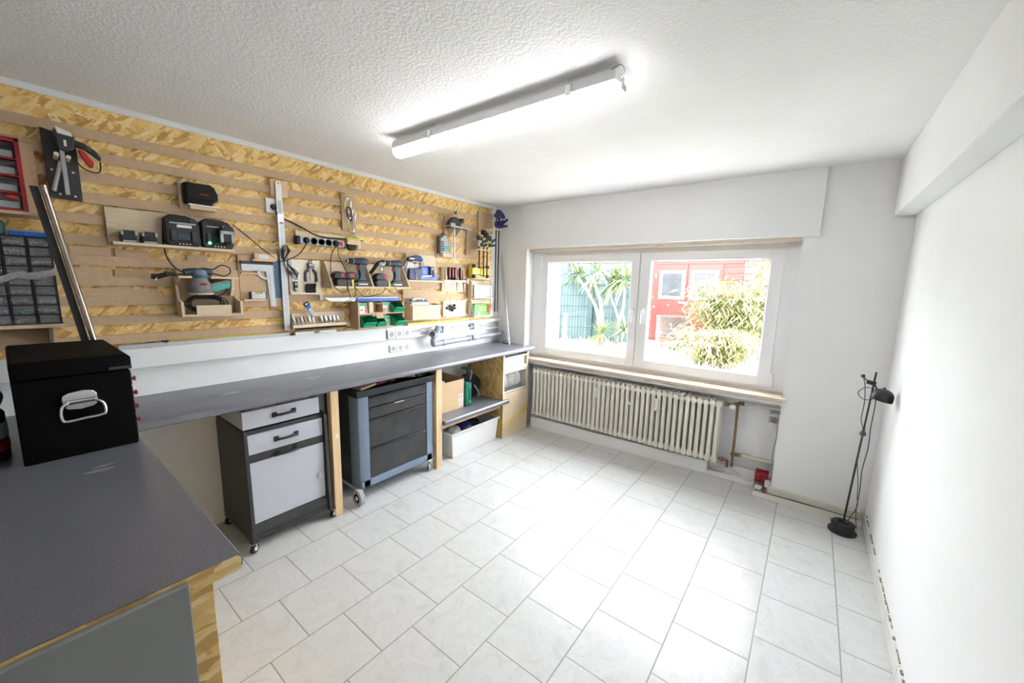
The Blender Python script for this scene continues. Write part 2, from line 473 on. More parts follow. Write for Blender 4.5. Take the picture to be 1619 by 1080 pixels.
# ---------------------------------------------------------------- room shell
struct('floor', B(-.15, W+.15, -4.85, .16, -.12, 0), 'floor')
struct('ceiling', B(-.15, W+.15, -4.85, .40, H, H+.2), 'ceiling')
struct('wall_left', B(-.15, 0, -4.85, 0, 0, H), 'ingrain')
struct('wall_right', B(W, W+.15, -4.85, 0, 0, H), 'wall')
struct('wall_front', B(0, W, -4.85, -4.70, 0, H), 'wall')
wb = MB()
wb.box(-.15, .37, 0, .35, 0, H).box(2.657, W+.15, 0, .35, 0, H).box(.37, 2.657, 0, .35, 1.866, H)
wb.box(.37, 2.657, .16, .35, 0, .715).box(.37, 2.657, 0, .16, .684, .715)
struct('wall_back', wb, 'wall')
struct('trim_1', B(.303, 2.745, -.04, 0, 1.8716, H), 'gloss_white', .002, 'white roller shutter box cover above the window')
struct('trim_2', B(3.088, W, -4.70, 0, 1.9635, H), 'wall', .004, 'plastered beam along the right wall')
struct('trim_3', B(0, .03, -4.70, -.125, 2.268, H), 'white', .002, 'white strip under the ceiling along the tool wall')
bb = MB()
y = -4.70; 
while y < -.1:
    y1 = min(y+.3015, -.092); bb.box(W-.012, W, y+.0015, y1, 0, .072); y += .3035
struct('baseboard_right', bb, 'skirt', .001)
jd = MB(); random.seed(3)
y = -4.6
while y < -.09:
    L = random.uniform(.01, .05); w = random.uniform(.002, .009)
    if random.random() < .62: jd.box(W-w, W, y, y+L, .072, .072+random.uniform(.002, .010))
    y += L*random.uniform(.8, 1.5)
struct('trim_4', jd, 'joint_dirt', 0, 'crumbly joint above the right skirting')
# groove under the shutter box
struct('trim_5', MB().box(.40, 2.655, .0, .118, 1.852, 1.866).box(.40, 2.655, .004, .03, 1.838, 1.852), 'marble', .001, 'roller shutter slot cover over the window')

# ---------------------------------------------------------------- window
win = thing('window_1', 'white two-sash window above the radiator', None, (1.515, .12, .745), kind='structure')
f = MB()
X0, X1, Z0, Z1 = .37, 2.657, .745, 1.866
f.box(X0, .492, .13, .20, Z0, Z1).box(2.560, X1, .13, .20, Z0, Z1).box(.492, 2.56, .13, .20, 1.797, Z1).box(.492, 2.56, .13, .20, Z0, .790).box(1.500, 1.532, .13, .20, .79, 1.797)
part('window_frame', f, 'upvc', win, .002)
def sash(x0, x1, gx0, gx1, hx, faint=False):
    z0, z1, g0, g1 = .782, 1.803, .858, 1.735
    s = MB(); ya, yb = .112, .175
    def frame(x0, x1, z0, z1, a0, a1, b0, b1, ya, yb):
        s.box(x0, a0, ya, yb, z0, z1).box(a1, x1, ya, yb, z0, z1).box(a0, a1, ya, yb, b1, z1).box(a0, a1, ya, yb, z0, b0)
    frame(x0, x1, z0, z1, gx0, gx1, g0, g1, ya, yb)
    o = part('sash', s, 'upvc', win, .004)
    s = MB(); t = .009
    frame(gx0-.0005, gx1+.0005, g0-.0005, g1+.0005, gx0+t, gx1-t, g0+t, g1-t, .128, .150)
    part('glazing_bead', s, 'black' if 0 else 'upvc', o, .001)
    s = MB(); frame(gx0+.0005, gx1-.0005, g0+.0005, g1-.0005, gx0+t+.003, gx1-t-.003, g0+t+.003, g1-t-.003, .151, .156)
    part('seal', s, 'rubber', o)
    part('glass', B(gx0+.002, gx1-.002, .158, .162, g0+.002, g1-.002), 'glass', o)
    h = MB().box(hx-.014, hx+.014, .102, .112, 1.255, 1.325).cyl((hx, .112, 1.30), (hx, .078, 1.30), .009, n=12)
    h.tube([(hx, .080, 1.305), (hx, .072, 1.28), (hx, .070, 1.23), (hx, .074, 1.19)], .008, 8)
    part('handle', h, 'white_pl', o, .002)
sash(.487, 1.513, .564, 1.441, 1.478)
sash(1.519, 2.562, 1.612, 2.481, 1.566)
for hx in (2.566, .478):
    for hz in (1.70, .80): part('hinge', MB().box(hx-.008, hx+.012, .104, .13, hz, hz+.085).cyl((hx+.002,.108,hz-.012),(hx+.002,.108,hz+.095),.006,n=10), 'upvc', win, .001)
sl = MB().box(.37, 2.657, .0, .130, .715, .745)
sl.box(.36, 2.684, -.045, .0, .719, .745).box(.37, 2.657, -.018, 0, .706, .719)
part('window_sill', sl, 'marble', win, .004, 'beige stone sill')
part('sill_edge', MB().box(.37, 2.657, .10, .130, .745, .758), 'marble', win, .002)
# ---------------------------------------------------------------- radiator and pipes in the niche
rad = thing('radiator', 'long cream ribbed radiator in the niche under the window', 'radiator', (1.388, .055, .125))
NS = 39; X_0, X_1 = .492, 2.285; pit = (X_1-X_0)/NS
def rib(cx):
    s = MB()
    w = .0145
    for a, b_ in ((-.014, .018), (.090, .122)):
        s.prism([(cx-w,a+.008),(cx-w*.5,a),(cx+w*.5,a),(cx+w,a+.008),(cx+w,b_-.008),(cx+w*.5,b_),(cx-w*.5,b_),(cx-w,b_-.008)], 'z', .158, .610)
    s.prism([(cx-w*.7,.040),(cx+w*.7,.040),(cx+w*.7,.068),(cx-w*.7,.068)], 'z', .158, .610)
    # rounded head and foot bridging front and back columns
    s.prism([(-.014,.600),(-.010,.625),(.004,.641),(.054,.646),(.104,.641),(.118,.625),(.122,.600),(.090,.600),(.080,.612),(.028,.612),(.018,.600)], 'x', cx-w*.85, cx+w*.85)
    s.prism([(-.014,.172),(-.010,.148),(.004,.131),(.054,.127),(.104,.131),(.118,.148),(.122,.172),(.090,.172),(.080,.158),(.028,.158),(.018,.172)], 'x', cx-w*.85, cx+w*.85)
    s.cyl((cx-pit/2, .053, .150), (cx+pit/2, .053, .150), .020, n=10).cyl((cx-pit/2, .053, .620), (cx+pit/2, .053, .620), .020, n=10)
    # flared webs that meet the neighbours
    s.prism([(cx-w, .190), (cx+w, .190), (cx+pit*.49, .165), (cx+pit*.49, .152), (cx+w*.8, .136), (cx-w*.8, .136), (cx-pit*.49, .152), (cx-pit*.49, .165)], 'y', -.010, .006)
    s.prism([(cx-w, .588), (cx-pit*.49, .606), (cx-pit*.49, .618), (cx-w*.8, .634), (cx+w*.8, .634), (cx+pit*.49, .618), (cx+pit*.49, .606), (cx+w, .588)], 'y', -.010, .006)
    return s
r0 = part('rib', rib(X_0+pit/2), 'cream', rad, .002)
for i in range(1, NS):
    c = r0.copy(); COL.objects.link(c); c.location = (pit*i, 0, 0)
for cx, z in ((1.232, .52), (1.790, .517)):
    m_ = part('heat_cost_meter', B(cx-.014, cx+.014, -.034, -.012, z-.055, z+.055), 'white_pl', rad, .003)
    part('window_slot', B(cx-.005, cx+.005, -.0365, -.034, z-.035, z+.02), 'cream_pl', m_)
part('clip', B(1.532, 1.570, -.024, -.012, .465, .490), 'white_pl', rad, .002)
part('bracket', B(.466, .492, .03, .16, .19, .21), 'cream', rad)
v = MB().cyl((2.285, .053, .612), (2.335, .053, .612), .012, n=10).cyl((2.30,.053,.612),(2.318,.053,.612),.018,n=6)
v2 = MB().cyl((2.285,.053,.158),(2.355,.053,.158),.011,n=10).cyl((2.305,.053,.158),(2.325,.053,.158),.017,n=6)
vo = thing('radiator_valve', 'cream thermostat valve beside the right end of the radiator', 'valve', (2.345, .053, .612))
part('pipe_union', v, 'copper', vo)
part('pipe_union', v2, 'copper', vo)
part('valve_knob', MB().lathe([(.012,0),(.022,.004),(.024,.02),(.018,.034),(.004,.036)], (2.352, .045, .606), (.0,-1,-.15), 18), 'cream', vo)
pp = thing('heating_pipe', 'rusty brown heating pipe rising beside the radiator', 'pipe', (2.38, .085, .12))
part('riser', MB().tube([(2.382,.085,.10),(2.382,.085,.40),(2.380,.083,.618)], .010, 10), 'copper', pp)
part('short_riser', MB().tube([(2.352,.060,.10),(2.352,.060,.155)], .010, 10), 'copper', pp)
part('elbow', MB().cyl((2.34,.053,.612),(2.40,.10,.625),.014,n=10).cyl((2.385,.10,.625),(2.42,.10,.625),.015,n=8), 'copper', pp)
part('tee', MB().cyl((2.37,.085,.205),(2.43,.118,.199),.014,n=10), 'copper', pp)
hp = MB().cyl((2.40,.118,.627),(2.657,.118,.627),.013,n=12)
single('supply_pipe', 'white painted horizontal pipe at the top of the niche', 'pipe', hp, 'cream_pl')
hp = MB().cyl((2.42,.128,.198),(2.657,.128,.196),.012,n=12)
single('return_pipe', 'white painted horizontal pipe low in the niche', 'pipe', hp, 'cream_pl')
so = thing('wall_socket', 'small old grey socket without cover at the right side of the niche', 'socket', (2.622, .145, .512))
part('housing', B(2.588, 2.656, .118, .16, .514, .586), 'white_pl', so, .003)
s = MB().box(2.590, 2.654, .113, .118, .516, .562)
part('metal_frame', s, 'silverlbl', so)
part('socket_insert', MB().lathe([(.020,0),(.020,.004),(.015,.004),(.014,.001),(.001,.001)], (2.622,.113,.539), (0,-1,0), 20), 'sandgrey', so)
part('rawlplug_cover', B(2.60, 2.645, .105, .118, .566, .590), 'cream_pl', so, .002)
single('socket_cable', 'grey cable running down from the niche socket', 'cable', MB().tube([(2.648,.112,.514),(2.650,.108,.42),(2.640,.11,.30),(2.642,.10,.18),(2.638,.03,.12)], .004, 6), 'silverlbl')
# boxed trunking under the radiator
pl = MB().prism([(.500,-.034),(2.209,.045),(2.209,.110),(.500,.110)], 'z', 0, .110)
tk = thing('plinth_trunking', 'white boxed trunking along the floor under the radiator', 'trunking', (1.35, .02, 0))
part('cover', pl, 'gloss_white', tk, .003)
part('end_cap', MB().prism([(2.209,.040),(2.216,.040),(2.216,.110),(2.209,.110)], 'z', 0, .116), 'white_pl', tk, .001)
ot = thing('open_trunking', 'open white cable trunking with loose cables right of the radiator', 'trunking', (2.38, .09, 0))
part('base', MB().prism([(2.216,.045),(2.545,.060),(2.545,.068),(2.216,.053)], 'z', 0, .040).box(2.216,2.545,.055,.115,0,.006), 'gloss_white', ot, .001)
part('back', MB().prism([(2.216,.100),(2.545,.100),(2.545,.125),(2.216,.125)], 'z', 0, .100), 'gloss_white', ot, .001)
random.seed(11)
for i in range(6):
    a = random.uniform(.02, .07); c = random.uniform(.02, .06)
    part('cable', MB().tube([(2.218,.075+.004*i,a),(2.30,.070,a*.8+.02),(2.40,.060+.003*i,.045+.006*i),(2.50,.058,.050-.003*i),(2.57+.005*i,.050,.05+.01*i)], .0035, 6), ['cream_pl','white_pl','silverlbl'][i%3], ot)
jb = thing('junction_box', 'red opened junction box in the corner of the niche', 'box', (2.59, .06, .0))
part('red_shell', MB().shell(2.548, 2.635, .03, .10, .060, .140, .004).box(2.56,2.58,.022,.03,.07,.135).box(2.595,2.615,.02,.03,.075,.12), 'red_dark', jb, .001)
part('terminal_block', MB().box(2.562,2.575,.012,.024,.085,.098).box(2.60,2.625,-.035,-.01,.028,.05), 'red', jb, .001)
wl = part('white_lid', MB().box(2.560, 2.606, -.05, -.035, .020, .066), 'white_pl', jb, .002)
part('screw_slots', MB().box(2.565,2.571,-.053,-.05,.026,.036).box(2.577,2.583,-.053,-.05,.028,.036).box(2.589,2.595,-.053,-.05,.028,.038), 'black', wl)
part('cream_piece', MB().box(2.618,2.652,-.02,.02,.055,.10), 'cream_pl', jb, .002)
pt = thing('floor_trunking', 'cream cable trunking along the floor from niche to corner', 'trunking', (2.85, -.05, 0))
part('front_lip', B(2.553, 3.165, -.092, -.084, 0, .036), 'cream_pl', pt, .001)
part('base', B(2.553, 3.165, -.084, -.03, 0, .006), 'cream_pl', pt)
part('back_box', B(2.640, 3.165, -.034, -.001, 0, .068), 'cream_pl', pt, .002)
for i, yy in enumerate((-.075, -.062, -.050)):
    part('cable', MB().tube([(2.60,yy+.01,.05),(2.66,yy,.026),(2.80,yy-.003*i,.022+.004*i),(2.98,yy+.003,.024),(3.15,yy,.022)], .004, 6), ['black','silverlbl','black'][i], pt)

# ---------------------------------------------------------------- floor lamp in the corner
fl = thing('floor_lamp', 'slim black floor lamp with dome shade in the right corner', 'lamp', (3.062, -.235, 0))
part('base', MB().lathe([(.072,0),(.074,.006),(.072,.012),(.060,.014),(.060,.058),(.054,.064),(.012,.064),(.012,.074),(.001,.074)], (3.062,-.235,0), n=36), 'black', fl)
part('base_handle', MB().tube([(3.035,-.283,.062),(3.050,-.300,.040),(3.075,-.302,.030),(3.10,-.282,.048),(3.108,-.268,.062)], .004, 6), 'char', fl)
part('base_knob', MB().cyl((3.045,-.24,.062),(3.045,-.24,.082),.008,n=10).box(3.065,3.09,-.25,-.24,.064,.069), 'rubber', fl)
PB, PT = Vector((3.062,-.235,.06)), Vector((3.084,-.375,1.062))
part('pole', MB().cyl(PB, PB.lerp(PT,.66), .0055, n=10).cyl(PB.lerp(PT,.64), PT, .0045, n=10), 'black', fl)
j = PB.lerp(PT, .625)
part('collar', MB().lathe([(.016,-.012),(.015,-.006),(.010,.010),(.006,.014)], j, (PT-PB), 16), 'black', fl)
cl = PB.lerp(PT, .935)
part('clamp', MB().cyl(cl+Vector((-.030,0,.004)), cl+Vector((.008,0,-.004)), .012, n=12), 'black', fl)
part('counter_arm', MB().tube([cl+Vector((-.028,0,.006)), cl+Vector((-.050,-.004,.032))], .003, 6, smooth=False).cyl(cl+Vector((-.058,-.006,.032)), cl+Vector((-.044,-.002,.038)), .008, n=12), 'black', fl)
shc = Vector((3.128, -.385, .945))
part('shade_arm', MB().tube([cl+Vector((.004,0,-.006)), cl+Vector((.014,-.004,-.026)), shc+Vector((-.020,0,.012))], .004, 6), 'black', fl)
ax = Vector((.22, -.02, 1)).normalized()
sh = part('lamp_shade', MB().lathe([(.0500,-.036),(.0500,-.028),(.0480,-.010),(.0420,.008),(.030,.021),(.015,.028),(.003,.030),(.003,.027),(.029,.018),(.0405,.006),(.0465,-.010),(.0485,-.036)], shc, ax, 32), 'black', fl)
part('shade_knob', MB().ball(tuple(shc+ax*.034+Vector((-.008,0,0))), .006), 'black', sh)
part('bulb', MB().ball(tuple(shc-ax*.010), .018, (1,1,1.2)), 'white_pl', fl)
part('cable', MB().tube([cl+Vector((-.048,0,.03)), cl+Vector((-.035,-.01,-.03)), cl+Vector((-.028,-.012,-.12)), cl+Vector((-.030,-.01,-.22)), j+Vector((-.004,-.014,.02)), j+Vector((-.006,-.013,-.12)), PB.lerp(PT,.45)+Vector((0,-.012,0)), (3.098,-.26,.34), (3.104,-.25,.26), (3.112,-.23,.22), (3.116,-.2,.17), (3.102,-.18,.10), (3.082,-.16,.03)], .0022, 6), 'char', fl)
part('cable', MB().tube([cl+Vector((-.03,-.01,-.10)), cl+Vector((-.052,-.01,-.085)), cl+Vector((-.060,-.01,-.06)), cl+Vector((-.035,-.01,-.03)), cl+Vector((0,-.01,-.03)), cl+Vector((.016,-.012,-.05)), cl+Vector((.005,-.012,-.09)), cl+Vector((-.03,-.01,-.10))], .0022, 6), 'char', fl)
part('cable', MB().tube([cl+Vector((.012,-.006,-.02)), cl+Vector((.020,0,-.11)), (3.104,-.33,.72), (3.110,-.31,.60), (3.102,-.29,.45), (3.108,-.27,.34), (3.112,-.235,.25), (3.116,-.20,.14), (3.128,-.17,.05), (3.134,-.19,.02)], .0026, 6), 'char', fl)

# ---------------------------------------------------------------- ceiling light
cl_ = thing('strip_light', 'long white fluorescent strip light on the ceiling', 'lamp', (1.465, -1.892, 2.19))
lx0, lx1, ly = .815, 2.118, -1.893
hs = MB()
hs.prism([(ly-.043,2.232),(ly-.040,2.262),(ly-.026,2.280),(ly+.026,2.280),(ly+.040,2.262),(ly+.043,2.232)], 'x', lx0, lx1)
part('housing', hs, 'white', cl_, .003)
df = MB().prism([(ly-.040,2.233),(ly-.038,2.214),(ly-.030,2.200),(ly-.015,2.192),(ly+.015,2.192),(ly+.030,2.200),(ly+.038,2.214),(ly+.040,2.233)], 'x', lx0+.004, lx1-.004)
part('diffuser', df, 'tubelight', cl_)
part('end_cap', B(lx1, lx1+.018, ly-.02, ly+.02, 2.205, 2.225), 'white', cl_, .003)
for x in (1.13, 1.93):
    part('clip', B(x-.012, x+.012, ly-.049, ly-.042, 2.222, 2.262), 'steel', cl_, .001)
    part('clip', B(x-.012, x+.012, ly+.042, ly+.049, 2.222, 2.262), 'steel', cl_, .001)
part('mount', MB().box(1.13-.02, 1.13+.02, ly-.015, ly+.015, 2.28, H).box(1.93-.02, 1.93+.02, ly-.015, ly+.015, 2.28, H), 'white', cl_)
part('cable', MB().tube([(lx1-.02,ly-.035,2.27),(lx1+.012,ly-.03,2.278),(lx1+.02,ly-.01,2.262),(lx1+.004,ly,2.25)], .003, 6), 'silverlbl', cl_)
# ---------------------------------------------------------------- long workbench along the left wall
wt = MB().prism([(.0,.838),(.514,.838),(.522,.844),(.524,.862),(.518,.873),(.508,.876),(.0,.876)], 'y', -3.068, -.028)
o = single('worktop', 'long grey laminate worktop along the tool wall', 'worktop', wt, 'lam')
random.seed(5)
st = MB()
for x, y, w, l in ((.235,-2.165,.035,.07),(.27,-2.63,.02,.05),(.13,-1.62,.012,.12),(.36,-1.05,.02,.03)):
    n = 14; poly = [(x+w*random.uniform(.5,1)*math.cos(2*PI*i/n), y+l*random.uniform(.5,1)*math.sin(2*PI*i/n)) for i in range(n)]
    part('dried_glue', MB().prism(poly, 'z', .8758, .8763), 'stain', o)
pen = thing('corner_bench', 'near grey workbench with raw board edge and grey panel', 'workbench', (1.2, -3.5, 0))
part('tabletop', MB().prism([(-3.068,.840),(-3.062,.836),(-3.064,.842),(-3.062,.866),(-3.068,.8745),(-3.95,.8745),(-3.95,.836),(-3.075,.836)], 'x', .001, 1.775), 'osb_x', pen)
part('laminate', MB().prism([(-3.061,.846),(-3.060,.866),(-3.066,.8765),(-3.95,.8765),(-3.95,.8745),(-3.068,.8745),(-3.0625,.866),(-3.0625,.846)], 'x', .001, 1.7745), 'lam', pen)
part('side_panel', B(.60, 1.772, -3.160, -3.118, 0, .836), 'osb_x', pen, .001)
part('side_panel', B(.60, 1.772, -3.95, -3.908, 0, .836), 'osb_x', pen, .001)
part('front_panel', B(1.776, 1.792, -3.95, -3.162, .01, .868), 'panel_grey', pen, .002)
for x, y, w, l in ((.985,-3.205,.012,.045),(.95,-3.19,.008,.03)):
    n = 12; part('dried_glue', MB().prism([(x+w*random.uniform(.6,1)*math.cos(2*PI*i/n), y+l*random.uniform(.6,1)*math.sin(2*PI*i/n)) for i in range(n)], 'z', .8764, .8769), 'stain', pen)
# posts
for i, (y0, y1) in enumerate(((-2.172,-2.122),(-1.322,-1.262))):
    p = thing('bench_post', ['square wooden bench post between the grey cabinet and the blue tool trolley', 'square wooden bench post right of the blue tool trolley'][i], 'post', (.45, (y0+y1)/2, 0), 'posts under the long worktop')
    part('beam', B(.425, .475, y0, y1, 0, .838), 'pine', p, .002)
    if i == 0: part('sticker', B(.475, .4755, -2.151, -2.136, .52, .55), 'paper', p)
    else: part('rail', B(.0, .425, y0+.005, y1-.005, .79, .838), 'pine', p, .002)

# ---------------------------------------------------------------- grey cabinet on castors
cb = thing('rolling_cabinet', 'charcoal rolling cabinet with light grey drawer and door', 'cabinet', (.24, -2.415, 0))
y0, y1 = -2.640, -2.195
def caster(parent, x, y, r, w=.018, ang=.6, mat='rubber', hub='white_pl', top=None):
    c = part('caster', MB().cyl((x-math.sin(ang)*w/2, y-math.cos(ang)*w/2, r), (x+math.sin(ang)*w/2, y+math.cos(ang)*w/2, r), r, n=20), mat, parent)
    part('wheel_hub', MB().cyl((x-math.sin(ang)*(w/2+.002), y-math.cos(ang)*(w/2+.002), r), (x+math.sin(ang)*(w/2+.002), y+math.cos(ang)*(w/2+.002), r), r*.5, n=16), hub, c)
    t = top or .062
    fk = MB()
    for s in (-1, 1):
        ox, oy = s*math.sin(ang)*(w/2+.004), s*math.cos(ang)*(w/2+.004)
        fk.tube([(x+ox, y+oy, r), (x+ox*1.0+math.cos(ang)*-.006, y+oy, r*1.7), (x+ox-math.cos(ang)*.01, y+oy, t-.002)], .0045, 6)
    fk.box(x-.022, x+.022, y-.018, y+.018, t-.004, t)
    part('fork', fk, 'chrome', c)
    return c
sd = MB()
sd.prism([(.03,.062),(.482,.062),(.462,.69),(.45,.70),(.05,.70),(.03,.68)], 'y', y0, y0+.018)
part('side_panel', sd, 'char', cb, .002)
part('side_panel', MB().prism([(.03,.062),(.482,.062),(.462,.69),(.45,.70),(.05,.70),(.03,.68)], 'y', y1-.018, y1), 'char', cb, .002)
part('frame', MB().box(.03, .45, y0+.018, y1-.018, .062, .09).prism([(.42,.095),(.455,.095),(.452,.155),(.42,.155)],'y',y0+.018,y1-.018).box(.03,.436,y0+.018,y1-.018,.672,.69).box(.40,.440,y0+.018,y1-.018,.513,.556).box(.03,.04,y0+.018,y1-.018,.09,.672), 'char', cb, .002)
dr = part('drawer', B(.06, .446, y0+.020, y1-.022, .559, .668), 'ltgrey', cb, .002)
do = part('door', B(.43, .448, y0+.020, y1-.022, .158, .511), 'ltgrey', cb, .002)
def bow(x, ya, yb, z):
    return MB().tube([(x,ya+.008,z),(x+.014,ya+.012,z),(x+.024,ya+.030,z),(x+.026,(ya+yb)/2,z),(x+.024,yb-.030,z),(x+.014,yb-.012,z),(x,yb-.008,z)], .0075, 8).box(x,x+.008,ya-.002,ya+.022,z-.014,z+.014).box(x,x+.008,yb-.022,yb+.002,z-.014,z+.014)
part('handle', bow(.446, -2.488, -2.362, .615), 'black', dr, .001)
part('handle', bow(.448, -2.488, -2.368, .528), 'black', do, .001)
part('key', MB().cyl((.448,-2.252,.318),(.458,-2.252,.318),.008,n=12).box(.458,.461,-2.257,-2.247,.300,.322).box(.459,.462,-2.245,-2.238,.285,.312), 'steel', do)
for x, y in ((.455,-2.628),(.05,-2.625),(.462,-2.185),(.05,-2.20)): caster(cb, x, y, .026, ang=.9)
db = thing('drawer_box', 'light grey drawer box on top of the rolling cabinet', 'drawer', (.22, -2.43, .70))
part('box', MB().shell(.05, .425, -2.632, -2.230, .7005, .800, .012), 'ltgrey', db, .001)
fr = part('drawer_front', B(.425, .442, -2.634, -2.228, .703, .802), 'ltgrey', db, .002)
part('handle', bow(.442, -2.488, -2.366, .755), 'black', fr, .001)
part('wood_offcuts', MB().box(.07,.40,-2.60,-2.45,.715,.812).box(.08,.40,-2.44,-2.26,.715,.820), 'mdf_dark', db, .002)

# ---------------------------------------------------------------- blue tool trolley
tr = thing('tool_trolley', 'blue grey tool trolley with four black drawers', 'trolley', (.24, -1.65, 0))
ty0, ty1 = -1.985, -1.328
bd = MB()
bd.prism([(.02,ty0),(.42,ty0),(.448,ty0+.008),(.458,ty0+.03),(.458,ty0+.078),(.43,ty0+.078),(.43,ty0+.012),(.02,ty0+.012)], 'z', .095, .745)
bd.prism([(.02,ty1),(.42,ty1),(.448,ty1-.008),(.458,ty1-.03),(.458,ty1-.078),(.43,ty1-.078),(.43,ty1-.012),(.02,ty1-.012)], 'z', .095, .745)
bd.box(.02,.458,ty0+.012,ty1-.012,.095,.148).box(.02,.03,ty0+.012,ty1-.012,.148,.745).box(.02,.05,ty0,ty1,.6,.745)
part('body', bd, 'bluegrey', tr, .002)
part('side_inlay', B(.03, .35, ty0-.003, ty0, .105, .735), 'dkdrawer', tr, .002)
for z0, z1 in ((.655,.728),(.572,.650),(.368,.567),(.150,.363)):
    d = part('drawer', MB().box(.05, .452, ty0+.082, ty1-.082, z0, z1).prism([(.452,z1),(.462,z1-.004),(.452,z1-.018)], 'y', ty0+.085, ty1-.085), 'dkdrawer', tr, .002)
    part('handle_lip', B(.452, .460, ty0+.085, ty1-.085, z1-.005, z1-.001), 'black', d, .001)
part('label_strip', B(.462,.464,-1.70,-1.62,.643,.652), 'mdf', tr)
ta = part('tray', MB().shell(.0, .475, ty0-.015, ty1+.012, .742, .790, .012, .01).box(.15,.16,ty0,ty1,.75,.775).box(.16,.46,-1.60,-1.59,.75,.775), 'black', tr, .002)
for y, n_ in ((ty0-.022, 1), ): 
    c = part('wheel', MB().cyl((.47, y-.014, .056), (.47, y+.014, .056), .056, n=32).lathe([(.056,-.016),(.050,-.018),(.044,-.012),(.044,-.006)], (.47,y,.056),(0,1,0),32), 'pvc', tr)
    part('wheel_hub', MB().lathe([(.042,-.016),(.036,-.018),(.030,-.012),(.014,-.012),(.012,-.022),(.004,-.024)], (.47,y,.056),(0,1,0),24), 'ltgrey', c)
    part('axle', B(.10, .47, ty0-.004, ty0+.01, .078, .094), 'silverlbl', tr)
c = part('wheel', MB().cyl((.06, ty0-.02, .05), (.06, ty0, .05), .05, n=24), 'pvc', tr)
caster(tr, .44, -1.375, .030, .018, .4, 'silverlbl', 'char', .095)
caster(tr, .06, -1.375, .030, .018, .4, 'silverlbl', 'char', .095)
part('caster_bracket', B(.39, .46, -1.40, -1.335, .094, .100), 'silverlbl', tr)
random.seed(21)
single('work_glove', 'crumpled reddish work glove in the trolley tray', 'glove', MB().ball((.33,-1.72,.790), .045, (1,1.1,.42)).ball((.36,-1.66,.790), .03, (1,1.2,.5)).ball((.30,-1.67,.792), .022, (1,1.6,.5)).ball((.37,-1.76,.788),.02,(1,1.6,.5)), plain('maroon_cloth', (.20,.035,.04,1), .9, vary=.3, vscale=60))
single('wood_offcut', 'tan offcut of board lying at the left in the trolley tray', 'offcut', MB().box(-.04,.04,-.10,.10,0,.014).xf(Matrix.Translation((.36,-1.86,.782))@Matrix.Rotation(.35,4,'Z')@Matrix.Rotation(.05,4,'Y')), 'mdf', bevel=.001)
single('wood_offcut', 'pine stick lying at the right in the trolley tray', 'offcut', MB().box(-.03,.03,-.09,.09,0,.012).xf(Matrix.Translation((.34,-1.54,.790))@Matrix.Rotation(-.5,4,'Z')), 'mdf_light', bevel=.001)
single('sanding_block', 'dark tool bundle at the right end of the trolley tray', 'tool', MB().box(.28,.40,-1.45,-1.36,.782,.808).cyl((.30,-1.44,.812),(.38,-1.36,.815),.010,n=10), 'black', bevel=.003)
single('sanding_block', 'dark sanding block at the left end of the trolley tray', 'tool', MB().box(.10,.20,-1.93,-1.83,.756,.790), 'char', bevel=.004)

# ---------------------------------------------------------------- shelf unit at the right end
sf = thing('lower_shelf', 'grey laminate shelf under the right end of the worktop', 'shelf', (.25, -.83, .31))
part('board', MB().prism([(.0,.352),(.497,.352),(.504,.360),(.504,.382),(.495,.390),(.0,.390)], 'y', -1.250, -.412), 'lam', sf)
part('support_rail', B(.420, .445, -1.262, -.478, .310, .352), 'pine_h', sf, .002)
part('support_rail', B(.0, .42, -1.262, -1.24, .310, .352), 'pine', sf, .002)
oc = thing('board_cabinet', 'tall narrow chipboard cabinet under the right end of the worktop', 'cabinet', (.24, -.27, 0))
cy0, cy1 = -.478, -.066
a = MB().box(.0, .470, cy0, cy0+.022, .390, .838).box(.0,.470,cy0,cy0+.022,0,.352)
part('side_panel', a, 'osb_x', oc, .001)
part('side_panel', B(.0, .470, cy1-.022, cy1, 0, .838), 'pine', oc, .001)
part('front_panel', B(.458, .476, cy0, cy1, 0, .442), 'mdf_light', oc, .001)
part('rails', MB().box(.02,.472,cy0+.022,cy1-.022,.665,.685).box(.02,.458,cy0+.022,cy1-.022,.440,.450).box(.470,.474,cy0,cy0+.02,.44,.838).box(.470,.474,cy1-.02,cy1,.44,.838), 'birch', oc, .001)
for nm, z0, z1 in (('drawer',.690,.800),('drawer',.452,.655)):
    d = part(nm, MB().shell(.06, .462, cy0+.030, cy1-.034, z0, z1, .004), 'clear', oc, .002)
    part('rim', MB().box(.455,.474,cy0+.024,cy1-.026,z1-.010,z1+.004).box(.455,.470,cy0+.024,cy1-.026,z0-.002,z0+.008), 'white_pl', d, .001)
single('paper_stack', 'white papers in the top clear drawer under the worktop', 'paper', B(.12,.455,-.44,-.11,.698,.790), 'paper', bevel=.004)
random.seed(31)
for i,(yc,ry,lab) in enumerate(((-.385,.055,'left of the three crumpled plastic bags in the clear drawer'),(-.275,.05,'middle of the three crumpled plastic bags in the clear drawer'),(-.17,.052,'right of the three crumpled plastic bags in the clear drawer'))):
    m_ = MB().ball((.36,yc,.548), .094, (.9,(ry+.008)/.094,.95), 18)
    for v in m_.bm.verts: v.co += Vector((random.uniform(-.006,.006) for _ in range(3)))
    single('plastic_bag', lab, 'bag', m_, 'bagcream', 'plastic bags in the clear drawer')
yc = thing('elastic_cord', 'yellow cord wrapped round the foot of the chipboard cabinet', 'cord', (.48, -.27, .1))
part('cord', MB().tube([(.40,cy0-.004,.150),(.475,cy0-.006,.148),(.481,-.40,.160),(.481,-.24,.190),(.481,-.12,.218),(.478,cy1+.004,.232)], .0035, 6), 'yellow_c', yc)
part('cord', MB().tube([(.40,cy0-.004,.108),(.475,cy0-.006,.104),(.481,-.40,.122),(.481,-.24,.165),(.481,-.12,.205),(.478,cy1+.004,.228)], .0035, 6), 'yellow_c', yc)
